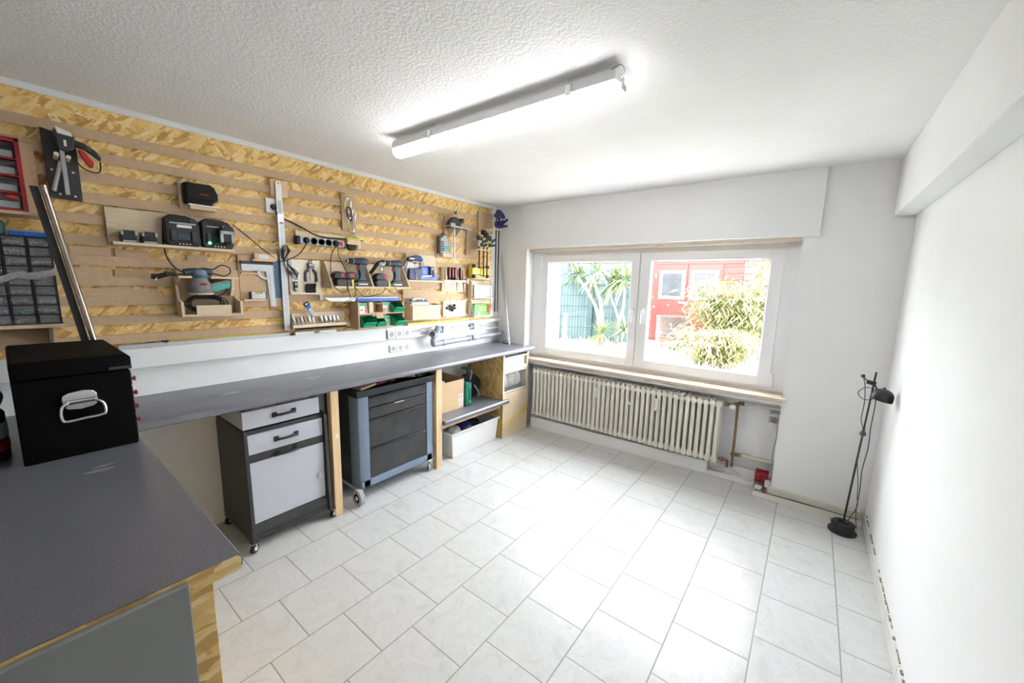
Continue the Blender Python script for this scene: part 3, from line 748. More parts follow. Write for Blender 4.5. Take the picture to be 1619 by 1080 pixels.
part('hook', MB().tube([(.478,cy1+.004,.230),(.468,cy1+.010,.20),(.45,cy1+.012,.15),(.44,cy1+.014,.11),(.46,cy1+.012,.095)], .003, 6).tube([(.42,cy0-.004,.150),(.38,cy0-.006,.140),(.35,cy0-.006,.155)],.004,6).tube([(.42,cy0-.004,.106),(.38,cy0-.006,.11),(.34,cy0-.006,.10)],.004,6), 'black', yc)
# white bin
bn = thing('storage_bin', 'white plastic storage bin on the floor under the lower shelf', 'bin', (.27, -.82, 0))
part('tub', MB().shell(.10, .440, -1.12, -.50, 0, .222, .005, .07), 'white_pl', bn, .006)
part('rim', MB().box(.440,.452,-1.132,-.488,.212,.226).box(.088,.10,-1.132,-.488,.212,.226).box(.10,.44,-1.132,-1.12,.212,.226).box(.10,.44,-.50,-.488,.212,.226), 'white_pl', bn, .002)
random.seed(41)
def crumple(c, r, sc, a):
    m_ = MB().ball(c, r, sc, 20)
    for v in m_.bm.verts: v.co += Vector((random.uniform(-a,a) for _ in range(3)))
    return m_
single('plastic_bag', 'crumpled clear bag at the left end of the white bin', 'bag', crumple((.32,-1.00,.185), .075, (1,1,.75), .007), 'bagpl')
single('cloth_bundle', 'dark blue cloth bundle inside the white bin', 'cloth', crumple((.30,-.84,.175), .085, (1.1,1.1,.7), .004), 'blue_d')
single('cloth_bundle', 'dark brown bundle at the back of the white bin', 'cloth', crumple((.22,-.66,.15), .08, (1,1.2,.55), .004), 'black_soft')
# things on the lower shelf
cbx = thing('cardboard_box', 'open cardboard box on the grey lower shelf', 'box', (.21, -1.0, .39))
part('carton', MB().shell(.02, .335, -1.235, -.872, .3905, .655, .004), 'card', cbx, .001)
part('flap', MB().box(.02,.335,-.874,-.870,.655,.668).prism([(.02,.655),(.06,.69),(.06,.694),(.015,.657)],'y',-1.23,-.876), 'card', cbx)
part('paper_filling', crumple((.20,-1.10,.60), .11, (1,1,.5), .012), 'paper', cbx)
part('arrow_label', B(.335,.3355,-.935,-.885,.42,.52), 'paper', cbx)
ar = MB()
for yy in (-.922, -.900):
    ar.box(.3355,.336,yy-.0025,yy+.0025,.445,.505).prism([(yy-.008,.498),(yy+.008,.498),(yy,.512)],'x',.3355,.336)
ar.box(.3355,.336,-.932,-.888,.435,.440)
part('arrow_mark', ar, 'black', cbx)
gc = thing('tool_case', 'narrow dark green plastic case beside the cardboard box', 'case', (.20, -.82, .39))
part('shell', B(.06, .350, -.862, -.815, .3905, .612), 'green_d', gc, .012)
part('shell', B(.06, .348, -.815, -.782, .3905, .608), 'green_d', gc, .010)
part('latch', MB().box(.350,.356,-.83,-.80,.56,.585).box(.350,.356,-.83,-.80,.42,.445), 'green', gc, .002)
hr = thing('cable_reel', 'black cable reel standing at the back of the lower shelf', 'reel', (.17, -.62, .39))
part('reel', MB().lathe([(.115,-.03),(.118,-.022),(.118,-.016),(.06,-.012),(.06,.030),(.118,.034),(.118,.040),(.02,.044)], (.15,-.62,.512), (1,-.25,0), 32), 'rubber', hr)
part('grip', MB().tube([(.22,-.70,.44),(.235,-.70,.56),(.225,-.695,.66),(.20,-.70,.70)], .014, 10).cyl((.20,-.76,.715),(.21,-.66,.700),.014,n=12), 'char', hr)
part('steel_lever', MB().tube([(.25,-.70,.60),(.255,-.685,.66),(.24,-.68,.69)], .006, 8), 'steel', hr)
part('stand', MB().tube([(.21,-.60,.52),(.25,-.58,.45),(.23,-.56,.396)], .007, 8), 'silverlbl', hr)

# ---------------------------------------------------------------- black tool chest on the near bench
tc_ = thing('tool_chest', 'black wooden tool chest with chrome handle on the near bench', 'chest', (.53, -3.21, .876))
part('body', B(.275, .780, -3.350, -3.075, .8768, 1.158), 'black_box', tc_, .004)
ld = part('lid', MB().prism([(-3.350,1.163),(-3.350,1.214),(-3.344,1.220),(-3.084,1.220),(-3.071,1.208),(-3.071,1.163)], 'x', .272, .784), 'black_box', tc_, .002)
part('hinge_bar', B(.784,.788,-3.13,-3.071,1.166,1.176), 'char', tc_, .001)
hd = part('handle_plate', MB().prism([(-3.252,1.072),(-3.249,1.094),(-3.235,1.103),(-3.20,1.108),(-3.178,1.104),(-3.168,1.094),(-3.167,1.074)], 'x', .782, .789), 'chrome', tc_, .002)
part('handle_hinge', MB().cyl((.792,-3.250,1.072),(.792,-3.168,1.074),.007,n=10), 'chrome', hd)
part('bail_handle', MB().tube([(.796,-3.238,1.072),(.806,-3.254,1.058),(.812,-3.257,1.022),(.812,-3.246,1.011),(.812,-3.205,1.014),(.812,-3.164,1.017),(.810,-3.154,1.028),(.806,-3.158,1.058),(.796,-3.180,1.074)], .0042, 8), 'steel', tc_)
part('lower_plate', MB().prism([(-3.245,1.052),(-3.240,1.062),(-3.175,1.064),(-3.170,1.056),(-3.178,1.048),(-3.21,1.042),(-3.238,1.046)], 'x', .782, .786), 'steel', tc_, .001)
for z in (1.118, 1.063, 1.010, .957):
    part('knob', MB().lathe([(.004,0),(.004,.008),(.009,.010),(.009,.016),(.004,.018)], (.742,-3.075,z), (0,1,0), 12), 'red_dark', tc_)
part('drawer_front', MB().box(.30,.765,-3.0755,-3.072,1.10,1.145).box(.30,.765,-3.0755,-3.072,1.045,1.092).box(.30,.765,-3.0755,-3.072,.99,1.037).box(.30,.765,-3.0755,-3.072,.89,.982), 'black_box', tc_, .001)
dt = thing('bench_grinder', 'dark round tool with red band cut off by the left frame edge', 'tool', (.62, -3.46, .876))
part('drum', MB().lathe([(.085,0),(.088,.01),(.088,.16),(.075,.18),(.01,.185)], (.62,-3.46,.8768), (0,0,1), 28), 'black', dt)
part('red_band', MB().lathe([(.0885,0),(.090,.002),(.090,.028),(.0885,.03)], (.62,-3.46,.915), (0,0,1), 28), 'red_dark', dt)
part('mesh_band', MB().lathe([(.0885,0),(.0895,.002),(.0895,.05),(.0885,.052)], (.62,-3.46,.955), (0,0,1), 28), 'silverlbl', dt)
part('grip', MB().tube([(.62,-3.40,1.05),(.64,-3.385,1.10),(.62,-3.42,1.13),(.60,-3.47,1.12)], .016, 10), 'black', dt)
# ---------------------------------------------------------------- tool wall: boards and rails
OX, RX, HX = .018, .034, .046      # front of chipboard, of rails, of the holders' backs
G_ = 'chipboard sheets of the tool wall'
single('osb_board', 'left golden chipboard sheet of the tool wall behind the chargers', 'board', B(.0005, OX, -4.5, -1.812, 1.138, 2.268), 'osb', G_)
single('osb_board', 'right golden chipboard sheet of the tool wall behind the cordless drills', 'board', B(.0005, OX, -1.810, -.150, 1.138, 2.268), 'osb', G_)
ordn = ['topmost','second','third','fourth','fifth','sixth','seventh','eighth','ninth','tenth','lowest']
hole_y = {1: (-2.466,-2.351,-2.081), 2: (-2.470,-2.354,-2.083), 3: (-2.465,-2.354), 4: (-2.353,)}
for k in range(11):
    z = 2.120 - .0955*k
    end = -.385 if k < 1 else (-.16 if k > 5 else -.385)
    r = thing('wall_rail', ordn[k] + (' of the eleven horizontal MDF rails on the tool wall' if k in (0,10) else ' from the top of the eleven horizontal MDF rails'), 'rail', (.026, -2.3, z), 'horizontal MDF rails of the tool wall')
    part('strip', MB().prism([(OX,z+.008),(RX,z),(RX,z+.045),(OX,z+.045)], 'y', -4.5, end), 'mdf', r)
    for y in hole_y.get(k, ()):
        part('peg', MB().cyl((RX-.001,y,z+.022),(RX+.001,y,z+.022),.0035,n=10), 'birch', r)
    if k > 5:
        for y in (-2.99,-2.35,-1.2): part('screw', MB().cyl((RX-.001,y,z+.020),(RX+.0006,y,z+.020),.002,n=8), 'black', r)
G_ = 'short MDF strips on the lower rails'
for y0, y1, z, h, lab in ((-3.126,-2.992,1.5925,.040,'short MDF strip left of centre below the battery holder'),(-2.977,-2.854,1.5925,.036,'short MDF strip just below the two batteries'),
                    (-2.70,-2.61,1.5925,.030,'short MDF strip below the left battery charger'),(-3.131,-2.998,1.497,.038,'short MDF strip left below the battery holder on the eighth rail'),
                    (-2.988,-2.861,1.497,.034,'short MDF strip left of the orbital sander plug'),(-3.111,-2.832,1.4015,.036,'long MDF strip left of the sander box')):
    single('mdf_strip', lab, 'strip', B(OX+.0004, RX, y0, y1, z, z+h), 'mdf', G_)
single('wood_strip', 'thin pale stick lying on the ninth rail left of the sander box', 'strip', B(OX+.0004, RX+.004, -3.04, -2.945, 1.440, 1.446), 'pine_h')

# ---------------------------------------------------------------- left end: red organiser, drawer cabinet
h = thing('organizer_holder', 'MDF holder with bottom shelf carrying the red organiser', 'holder', (.10, -3.32, 1.735))
part('backboard', B(RX, HX, -3.50, -3.190, 1.735, 2.045), 'mdf', h, .001)
part('shelf', B(HX, .200, -3.50, -3.197, 1.735, 1.748), 'mdf', h, .001)
o = thing('red_organizer', 'red framed organiser with clear drawers, cut by the left frame edge', 'organizer', (.12, -3.35, 1.748))
f = MB(); fy0, fy1 = -3.48, -3.233; zz = [1.749, 1.812, 1.875, 1.941, 2.003, 2.028]
f.box(.05,.198,fy1-.014,fy1,1.749,2.028).box(.05,.198,fy0,fy0+.014,1.749,2.028).box(.05,.055,fy0,fy1,1.749,2.028).box(.05,.198,fy0,fy1,2.012,2.028)
for z in (1.749,1.814,1.879,1.944): f.box(.05,.198,fy0,fy1,z,z+.006)
part('case', f, 'red_dark', o, .002)
for i, z in enumerate((1.756,1.821,1.886,1.951)):
    d = part('drawer', B(.06,.192,fy0+.016,fy1-.016,z,z+.054), 'clear', o, .002)
    part('contents', MB().box(.07,.180,fy0+.02,fy1-.02,z+.003,z+.030), 'silverlbl', d, .003)
part('red_badge', MB().ball((.197,-3.272,1.800),.014,(.25,1.1,.6)), 'red', o)
h = thing('cabinet_holder', 'MDF shelf with brackets carrying the dark small parts cabinet', 'holder', (.10, -3.33, 1.21))
part('shelf', B(RX, .175, -3.50, -3.180, 1.274, 1.289), 'mdf_light', h, .001)
part('backboard', B(RX, HX, -3.50, -3.20, 1.20, 1.274), 'mdf', h)
for y in (-3.215, -3.45): part('bracket', MB().prism([(HX,1.274),(.150,1.274),(.06,1.19),(HX,1.18)], 'y', y-.012, y), 'mdf_dark', h)
sc = thing('parts_cabinet', 'dark small parts cabinet full of clear screw drawers', 'cabinet', (.10, -3.35, 1.289))
c0, c1 = -3.4525, -3.186; z0_, z1_ = 1.290, 1.652
fr = MB().box(.048,.052,c0,c1,z0_,z1_).box(.052,.165,c1-.004,c1,z0_,z1_).box(.052,.165,c0,c0+.004,z0_,z1_).box(.052,.165,c0,c1,z1_-.004,z1_).box(.052,.165,c0,c1,z0_,z0_+.003)
cw = (c1-c0)/4; rh = (z1_-z0_)/9
for i in range(1,4): fr.box(.052,.165,c0+cw*i-.0025,c0+cw*i+.0025,z0_,z1_)
for i in range(1,9): fr.box(.052,.163,c0,c1,z0_+rh*i-.0015,z0_+rh*i+.0015)
part('case', fr, 'black', sc, 0)
random.seed(77)
cmats = ['chrome','silverlbl','alu','mdf','alu','chrome']
for i in range(4):
    for j in range(9):
        ya, za = c0+cw*i+.005, z0_+rh*j+.003
        d = part('drawer', MB().box(.160,.163,ya,ya+cw-.010,za,za+rh-.006).box(.06,.160,ya,ya+cw-.010,za,za+.001).prism([(.163,za+.004),(.168,za+.004),(.163,za+.010)],'y',ya+.01,ya+cw-.02), 'smoke', sc)
        cm = MB()
        for q in range(26):
            y = random.uniform(ya+.005, ya+cw-.016); z = za+.004+random.uniform(0,.014); x = random.uniform(.148,.157); a = random.uniform(0,PI)
            if q % 3: cm.cyl((x,y,z),(x+.004,y+.010*math.cos(a),z+.006*math.sin(a)+.002),.0026,n=6)
            else: cm.cyl((x,y,z),(x+.003,y,z),.0042,n=6)
        part('screws', cm, random.choice(cmats), d, kind='stuff')
single('green_clip', 'small green plug in a drawer of the screw cabinet', 'plug', MB().cyl((.1690,-3.300,1.344),(.172,-3.288,1.340),.004,n=8).box(.169,.172,-3.297,-3.288,1.338,1.348), 'green')
bg = MB()
prev = None
random.seed(6)
rows = []
for i in range(13):
    y = -3.37 + .19*i/12
    zc = 1.472 + .035*i/12 - .008*math.sin(i*.9)
    rows.append([bg.bm.verts.new((.172+random.uniform(0,.010), y, zc+dz+random.uniform(-.003,.003))) for dz in (-.013,-.004,.006,.016)])
for a, b in zip(rows, rows[1:]):
    for q in range(3): bg.bm.faces.new((a[q], b[q], b[q+1], a[q+1]))
single('plastic_bag', 'clear plastic bag hanging across the screw drawers', 'bag', bg, 'bagpl')
single('blue_case', 'thin blue plastic case lying on top of the screw cabinet', 'case', MB().box(.07,.160,-3.295,-3.190,1.653,1.672).box(.160,.164,-3.27,-3.255,1.657,1.668), 'blue', bevel=.003)
single('teal_box', 'dark teal tool box on top of the screw cabinet at the frame edge', 'box', B(.06,.165,-3.46,-3.300,1.653,1.712), 'tealcl', bevel=.012)
# long profiles leaning behind the chest
p0, p1 = Vector((.255,-3.065,.877)), Vector((.225,-3.188,1.858))
single('steel_tube', 'long shiny steel tube leaning behind the black tool chest', 'tube', MB().cyl(p0, p1, .0105, n=20), 'tube_brown')
q0, q1 = Vector((.235,-3.090,.877)), Vector((.205,-3.212,1.853))
dx = Vector((.010,0,0)); 
rb = MB()
vs = [rb.bm.verts.new(q0+Vector(a)) for a in ((-.004,-.012,0),(.006,-.012,0),(.006,.012,0),(-.004,.012,0))]; ws = [rb.bm.verts.new(q1+Vector(a)) for a in ((-.004,-.012,0),(.006,-.012,0),(.006,.012,0),(-.004,.012,0))]
rb.bridge(vs, ws); rb.bm.faces.new(vs[::-1]); rb.bm.faces.new(ws)
single('dark_rail', 'long dark metal rail leaning left of the shiny tube', 'rail', rb, 'char', bevel=.001)

# ---------------------------------------------------------------- caulking gun
cbd = thing('gun_board', 'black perforated board holding the caulking gun', 'board', (.046, -3.11, 1.83))
part('board', MB().prism([(-3.163,2.125),(-3.063,2.105),(-3.063,1.834),(-3.160,1.838)], 'x', RX, .050), 'char', cbd, .001)
part('eyelet', MB().cyl((.050,-3.145,1.955),(.052,-3.145,1.955),.0045,n=12).cyl((.050,-3.082,1.955),(.052,-3.082,1.955),.0045,n=12).cyl((.050,-3.130,1.855),(.052,-3.130,1.855),.0045,n=12).cyl((.050,-3.085,1.852),(.052,-3.085,1.852),.0045,n=12), 'birch', cbd)
part('wooden_peg', MB().cyl((.050,-3.130,2.005),(.115,-3.130,2.013),.008,n=12).cyl((.050,-3.096,2.005),(.115,-3.096,2.008),.008,n=12), 'birch', cbd)
gn = thing('clamp_gun', 'black one-handed clamp with red trigger and white jaw label', 'clamp', (.09, -3.07, 1.85))
part('bar', MB().box(.085,.095,-3.118,-3.104,1.850,2.09), 'silverlbl', gn, .001)
part('lower_bar', MB().tube([(.075,-3.150,1.862),(.085,-3.118,1.99)], .008, 8, smooth=False), 'silverlbl', gn)
part('head', MB().prism([(-3.130,2.118),(-3.082,2.112),(-3.070,2.096),(-3.074,2.048),(-3.100,2.030),(-3.122,2.040)], 'x', .075, .110), 'char', gn, .004)
part('jaw_label', MB().prism([(-3.126,2.128),(-3.078,2.112),(-3.076,2.096),(-3.120,2.100)], 'x', .085, .116), 'paper', gn, .003)
part('white_badge', B(.110,.112,-3.104,-3.096,2.052,2.078), 'paper', gn)
part('handle', MB().prism([(-3.076,2.090),(-3.045,2.082),(-3.010,2.060),(-2.992,2.030),(-2.996,2.018),(-3.020,2.038),(-3.045,2.056),(-3.075,2.062)], 'x', .080, .104), 'char', gn, .004)
part('trigger', MB().prism([(-3.062,2.052),(-3.048,2.052),(-3.018,2.005),(-3.022,1.982),(-3.034,1.984),(-3.054,2.020)], 'x', .082, .102), 'red', gn, .003)
part('wire', MB().tube([(.09,-3.078,2.02),(.09,-3.062,1.985),(.09,-3.030,1.965),(.09,-3.002,1.972),(.09,-2.996,2.015)], .0028, 6), 'black', gn)

# ---------------------------------------------------------------- battery shelf, pouch, chargers
h = thing('charger_holder', 'long light plywood holder with ledge for batteries and chargers', 'holder', (.08, -2.75, 1.65))
part('backboard', B(RX, HX, -2.998, -2.500, 1.648, 1.826), 'mdf_light', h, .001)
part('ledge', B(HX, .125, -2.992, -2.500, 1.648, 1.662), 'mdf_light', h, .001)
def battery(name, label, y, z, x=.085, w=.056, hh=.056):
    t = thing(name, label, 'battery', (x, y, z), 'spare batteries on the plywood ledge')
    part('case', MB().prism([(-w/2+y,z),(w/2+y,z),(w/2+y,z+hh*.55),(w/2-.006+y,z+hh),(-w/2+.006+y,z+hh),(-w/2+y,z+hh*.55)], 'x', x-.035, x+.025), 'bluegrey' if 0 else 'black', t, .003)
    rib_ = MB()
    for i in range(8): rib_.box(x+.025,x+.0275,y-w*.36+i*w*.1,y-w*.36+i*w*.1+.003,z+.012,z+.035)
    part('ribs', rib_, 'char', t)
    part('white_rail', B(x-.02,x+.028,y-w*.42,y+w*.42,z+.001,z+.009), 'silverlbl', t, .001)
    part('white_corner', B(x+.022,x+.030,y-w*.52,y-w*.36,z+.034,z+.052), 'silverlbl', t, .001)
    part('white_corner', B(x+.022,x+.030,y+w*.36,y+w*.52,z+.034,z+.052), 'silverlbl', t, .001)
    return t
battery('tool_battery', 'left of the two spare batteries on the plywood ledge', -2.931, 1.6625)
battery('tool_battery', 'right of the two spare batteries, next to the left charger', -2.857, 1.6625)
def charger(name, label, ya, yb, bat):
    t = thing(name, label, 'charger', (.10, (ya+yb)/2, 1.665), 'battery chargers on the plywood holder')
    za, zb = 1.6625, 1.818
    part('housing', MB().prism([(ya,za+.02),(ya+.012,za),(yb-.012,za),(yb,za+.02),(yb,zb-.045),(yb-.018,zb-.012),(ya+.09,zb),(ya+.02,zb),(ya,zb-.02)], 'x', .050, .105), 'black', t, .006)
    part('top_rib', MB().box(.105,.116,ya+.018,yb-.020,zb-.045,zb-.038), 'silverlbl', t, .001)
    gr = MB()
    for i in range(9): gr.box(.105,.109,ya+.035+i*.0085,ya+.039+i*.0085,zb-.030,zb-.008)
    part('vent', gr, 'char', t)
    part('slot_rail', MB().box(.105,.118,ya+.018,ya+.042,za+.022,za+.078).box(.105,.118,yb-.042,yb-.018,za+.022,za+.078), 'char', t, .003)
    part('cradle', B(.105,.110,ya+.045,yb-.045,za+.03,za+.065), 'bosch', t, .002)
    ic = MB()
    for i in range(4): ic.box(.105,.1055,ya+.052+i*.014,ya+.058+i*.014,za+.008,za+.013)
    part('symbols', ic, 'paper', t)
    if bat:
        b_ = part('battery', MB().prism([(yb-.080,za+.034),(yb-.022,za+.034),(yb-.014,za+.085),(yb-.010,za+.118),(yb-.066,za+.124),(yb-.078,za+.080)], 'x', .118, .160), 'black', t, .004)
        part('white_frame', MB().box(.160,.164,yb-.080,yb-.066,za+.032,za+.088).box(.160,.164,yb-.030,yb-.018,za+.032,za+.088).box(.160,.164,yb-.080,yb-.018,za+.078,za+.094).cyl((.160,yb-.064,za+.116),(.164,yb-.064,za+.116),.004,n=10).cyl((.160,yb-.018,za+.110),(.164,yb-.018,za+.110),.004,n=10), 'silverlbl', b_, .001)
        part('status_light', MB().ball((.119,ya+.028,za+.026),.007,(.6,1,1)), 'led', t)
    else:
        part('label', B(.105,.1065,ya+.048,ya+.110,zb-.062,zb-.048), 'paper', t)
    return t
charger('battery_charger', 'empty black battery charger, left of the pair', -2.795, -2.649, False)
charger('battery_charger', 'black battery charger with glowing green light and a battery in it', -2.643, -2.497, True)
h = thing('pouch_holder', 'small white topped ledge below the black pouch', 'holder', (.07, -2.62, 1.86))
part('backboard', B(RX, HX, -2.712, -2.590, 1.862, 1.998), 'mdf_light', h)
part('ledge_top', B(HX, .115, -2.690, -2.552, 1.878, 1.885), 'white', h, .001)
part('block', B(HX, .105, -2.682, -2.566, 1.860, 1.878), 'pine_h', h, .001)
pc = thing('pouch', 'black fabric pouch with a small red label on the upper ledge', 'pouch', (.08, -2.63, 1.885))
part('bag', MB().prism([(-2.700,1.8855),(-2.580,1.8855),(-2.578,1.905),(-2.552,1.918),(-2.552,1.950),(-2.566,1.985),(-2.582,1.999),(-2.700,1.994)], 'x', .048, .098), 'black_soft', pc, .010)
part('flap', MB().prism([(-2.694,1.906),(-2.560,1.918),(-2.556,1.950),(-2.570,1.986),(-2.690,1.994)], 'x', .098, .106), 'black_soft', pc, .004)
rl = MB()
for i in range(5): rl.box(.106,.1066,-2.634+i*.0075,-2.629+i*.0075,1.937-i*.0004,1.945)
part('red_label', rl, 'red_dark', pc)

# ---------------------------------------------------------------- orbital sander and its box
h = thing('sander_holder', 'MDF box holder with open front for the orbital sander', 'holder', (.09, -2.62, 1.29))
part('backboard', B(RX, HX, -2.757, -2.470, 1.292, 1.548), 'mdf', h, .001)
part('side_panel', MB().prism([(HX,1.292),(.14,1.292),(.14,1.371),(.085,1.38),(.060,1.46),(.14,1.498),(.14,1.508),(HX,1.508)], 'y', -2.769, -2.757), 'mdf_light', h, .001)
part('side_panel', MB().prism([(HX,1.292),(.14,1.292),(.14,1.371),(.085,1.38),(HX,1.40)], 'y', -2.502, -2.490), 'mdf_light', h, .001)
part('floor', B(HX, .14, -2.757, -2.502, 1.292, 1.304), 'mdf_light', h, .001)
part('front_lip', B(.128, .14, -2.706, -2.546, 1.304, 1.352), 'mdf_light', h, .001)
part('top_shelf', B(HX,.14,-2.757,-2.712,1.496,1.508), 'mdf_light', h, .001)
part('top_shelf', B(HX,.14,-2.628,-2.498,1.496,1.508), 'mdf_light', h, .001)
part('bracket', MB().prism([(HX,1.496),(.12,1.496),(.11,1.44),(.08,1.40),(HX,1.40)], 'y', -2.530, -2.516), 'mdf_light', h, .001)
s = thing('orbital_sander', 'blue grey orbital sander with turquoise dust box', 'sander', (.105, -2.67, 1.40))
sx, sy = .110, -2.672
part('sanding_pad', MB().lathe([(.050,0),(.056,.003),(.056,.008),(.046,.012)], (sx,sy,1.409), n=32), 'disc', s, .0)
part('body', MB().lathe([(.046,0),(.053,.004),(.054,.024),(.048,.046),(.036,.062),(.031,.085),(.030,.090)], (sx,sy,1.421), n=32), 'sandgrey', s)
lb = part('logo_patch', MB().ball((sx+.044,sy+.003,1.466),.018,(.45,1,.42)), 'red_dark', s)
part('vent_slot', B(sx+.046,sx+.054,sy+.002,sy+.030,1.433,1.436), 'black', s)
part('head', MB().lathe([(.030,0),(.033,.006),(.034,.018),(.030,.030),(.018,.038),(.002,.040)], (sx,sy,1.508), n=28), 'bluegrey', s)
part('grip', MB().tube([(sx,sy-.065,1.524),(sx,sy-.030,1.532),(sx,sy+.02,1.532),(sx,sy+.055,1.526)], .019, 14, r2=.016), 'bosch', s)
part('blue_collar', MB().lathe([(.033,0),(.036,.003),(.036,.012),(.032,.016)], (sx,sy,1.500), n=28), 'blue_st', s)
du_ = part('dust_box', MB().prism([(sy+.040,1.436),(sy+.048,1.462),(sy+.122,1.482),(sy+.134,1.478),(sy+.128,1.448),(sy+.060,1.424)], 'x', sx-.022, sx+.026), 'teal', s, .004)
part('dust_box_lid', MB().prism([(sy+.036,1.458),(sy+.044,1.470),(sy+.120,1.492),(sy+.134,1.488),(sy+.134,1.478),(sy+.050,1.452)], 'x', sx-.020, sx+.024), 'sandgrey', du_, .003)
part('neck', MB().cyl((sx,sy+.030,1.446),(sx,sy+.055,1.450),.016,n=14), 'sandgrey', s)
part('power_cord', MB().tube([(sx,sy+.055,1.526),(sx,sy+.080,1.520),(sx+.005,sy+.11,1.512),(sx+.004,sy+.140,1.530),(sx,sy+.138,1.560),(sx-.01,sy+.105,1.572),(sx-.03,sy+.070,1.548),(sx-.04,sy+.03,1.552),(sx-.05,sy,1.545)], .0032, 7), 'rubber', s)
cc = MB()
for i in range(7):
    r_ = .026 + .0045*i
    pts = [(.075+.008*i, sy+.020+(.096-.007*((i*3)%5))*math.cos(a), 1.345+r_*math.sin(a)+.016) for a in [2*PI*q/14+.3*i for q in range(15)]]
    cc.tube(pts, .0036, 7)
cc.tube([(.10,sy+.120,1.47),(.11,sy+.118,1.44),(.115,sy+.095,1.41),(.11,sy+.06,1.40)], .0036, 7)
part('coiled_cord', cc, 'rubber', s)
pl_ = thing('charger_plug', 'black charger cable and plug resting left of the sander', 'cable', (.09, -2.80, 1.50))
part('cable', MB().tube([(.060,-2.790,1.80),(.055,-2.797,1.70),(.060,-2.796,1.64),(.08,-2.790,1.59),(.10,-2.765,1.545),(.11,-2.735,1.522),(.11,-2.76,1.515),(.11,-2.82,1.512)], .0034, 7), 'rubber', pl_)
part('plug', MB().cyl((.11,-2.800,1.517),(.11,-2.850,1.500),.011,r2=.014,n=14).cyl((.11,-2.85,1.500),(.11,-2.868,1.503),.014,n=14), 'rubber', pl_)
part('plug_pin', MB().cyl((.116,-2.845,1.500),(.125,-2.858,1.485),.0025,n=8).cyl((.106,-2.842,1.498),(.112,-2.855,1.483),.0025,n=8), 'steel', pl_)
part('second_plug', MB().cyl((.125,-2.775,1.515),(.130,-2.818,1.520),.009,r2=.011,n=12), 'rubber', pl_)

# ---------------------------------------------------------------- squares board
h = thing('square_holder', 'MDF board with small ledges carrying squares and level', 'holder', (.05, -2.36, 1.33))
part('backboard', B(RX, HX, -2.467, -2.238, 1.331, 1.641), 'mdf', h, .001)
part('ledge', B(HX, .066, -2.462, -2.368, 1.528, 1.537), 'pine_h', h, .001)
part('ledge', B(HX, .086, -2.462, -2.347, 1.368, 1.380), 'mdf_light', h, .001)
part('ledge', B(HX, .090, -2.404, -2.277, 1.607, 1.616), 'pine_h', h, .001)
pb = single('wooden_box', 'small pale wooden box above the steel square', 'box', B(HX, .075, -2.388, -2.262, 1.616, 1.655), 'pine_h', bevel=.002)
part('silver_label', B(.075,.0755,-2.365,-2.312,1.624,1.646), 'alu', pb)
q_ = thing('carpenter_square', 'steel carpenter square with protractor arc and black handle', 'square', (.055, -2.37, 1.33))
part('handle', B(.050,.062,-2.462,-2.283,1.588,1.606), 'char', q_, .002)
part('blade', MB().box(.052,.056,-2.455,-2.283,1.548,1.588).prism([(-2.325,1.55),(-2.284,1.55),(-2.280,1.330),(-2.310,1.330)], 'x', .052, .056), 'alu', q_)
arc = MB(); n = 10
for i in range(n):
    a0, a1 = PI*(1+.5*i/n), PI*(1+.5*(i+1)/n); cy_, cz_ = -2.318, 1.555
    arc.prism([(cy_+.058*math.cos(a0),cz_+.058*math.sin(a0)),(cy_+.058*math.cos(a1),cz_+.058*math.sin(a1)),(cy_+.044*math.cos(a1),cz_+.044*math.sin(a1)),(cy_+.044*math.cos(a0),cz_+.044*math.sin(a0))], 'x', .052, .056)
part('protractor_arc', arc, 'alu', q_)
tk_ = MB()
for i in range(40): tk_.box(.056,.0564,-2.310+.0008*i*0,-2.302 if i%5 else -2.298,1.337+i*.0052,1.3378+i*.0052)
part('scale_marks', tk_, 'black', q_)
q2 = thing('blue_ruler', 'blue enamelled square blade half behind the long aluminium ruler', 'square', (.052, -2.26, 1.383))
part('blade', MB().prism([(-2.281,1.383),(-2.244,1.383),(-2.241,1.630),(-2.246,1.638),(-2.281,1.612)], 'x', .047, .0505), 'blue_st', q2)
tk_ = MB()
for i in range(44): tk_.box(.0505,.0508,-2.278,-2.272 if i%5 else -2.266,1.390+i*.005,1.3906+i*.005).box(.0505,.0508,-2.260,-2.255,1.390+i*.005,1.3906+i*.005)
part('scale_marks', tk_, 'paper', q2)
lv = thing('pocket_level', 'short silver spirit level with green vial on the ledge', 'level', (.07, -2.38, 1.38))
part('body', MB().prism([(-2.419,1.3805),(-2.343,1.3805),(-2.343,1.423),(-2.360,1.423),(-2.364,1.411),(-2.396,1.411),(-2.400,1.423),(-2.419,1.423)], 'x', .055, .078), 'alu', lv, .001)
part('end_cap', B(.052,.079,-2.424,-2.419,1.3805,1.424), 'black', lv, .001)
part('end_cap', B(.052,.079,-2.343,-2.338,1.3805,1.424), 'black', lv, .001)
part('vial', MB().cyl((.067,-2.397,1.416),(.067,-2.363,1.416),.006,n=12), 'lime', lv)
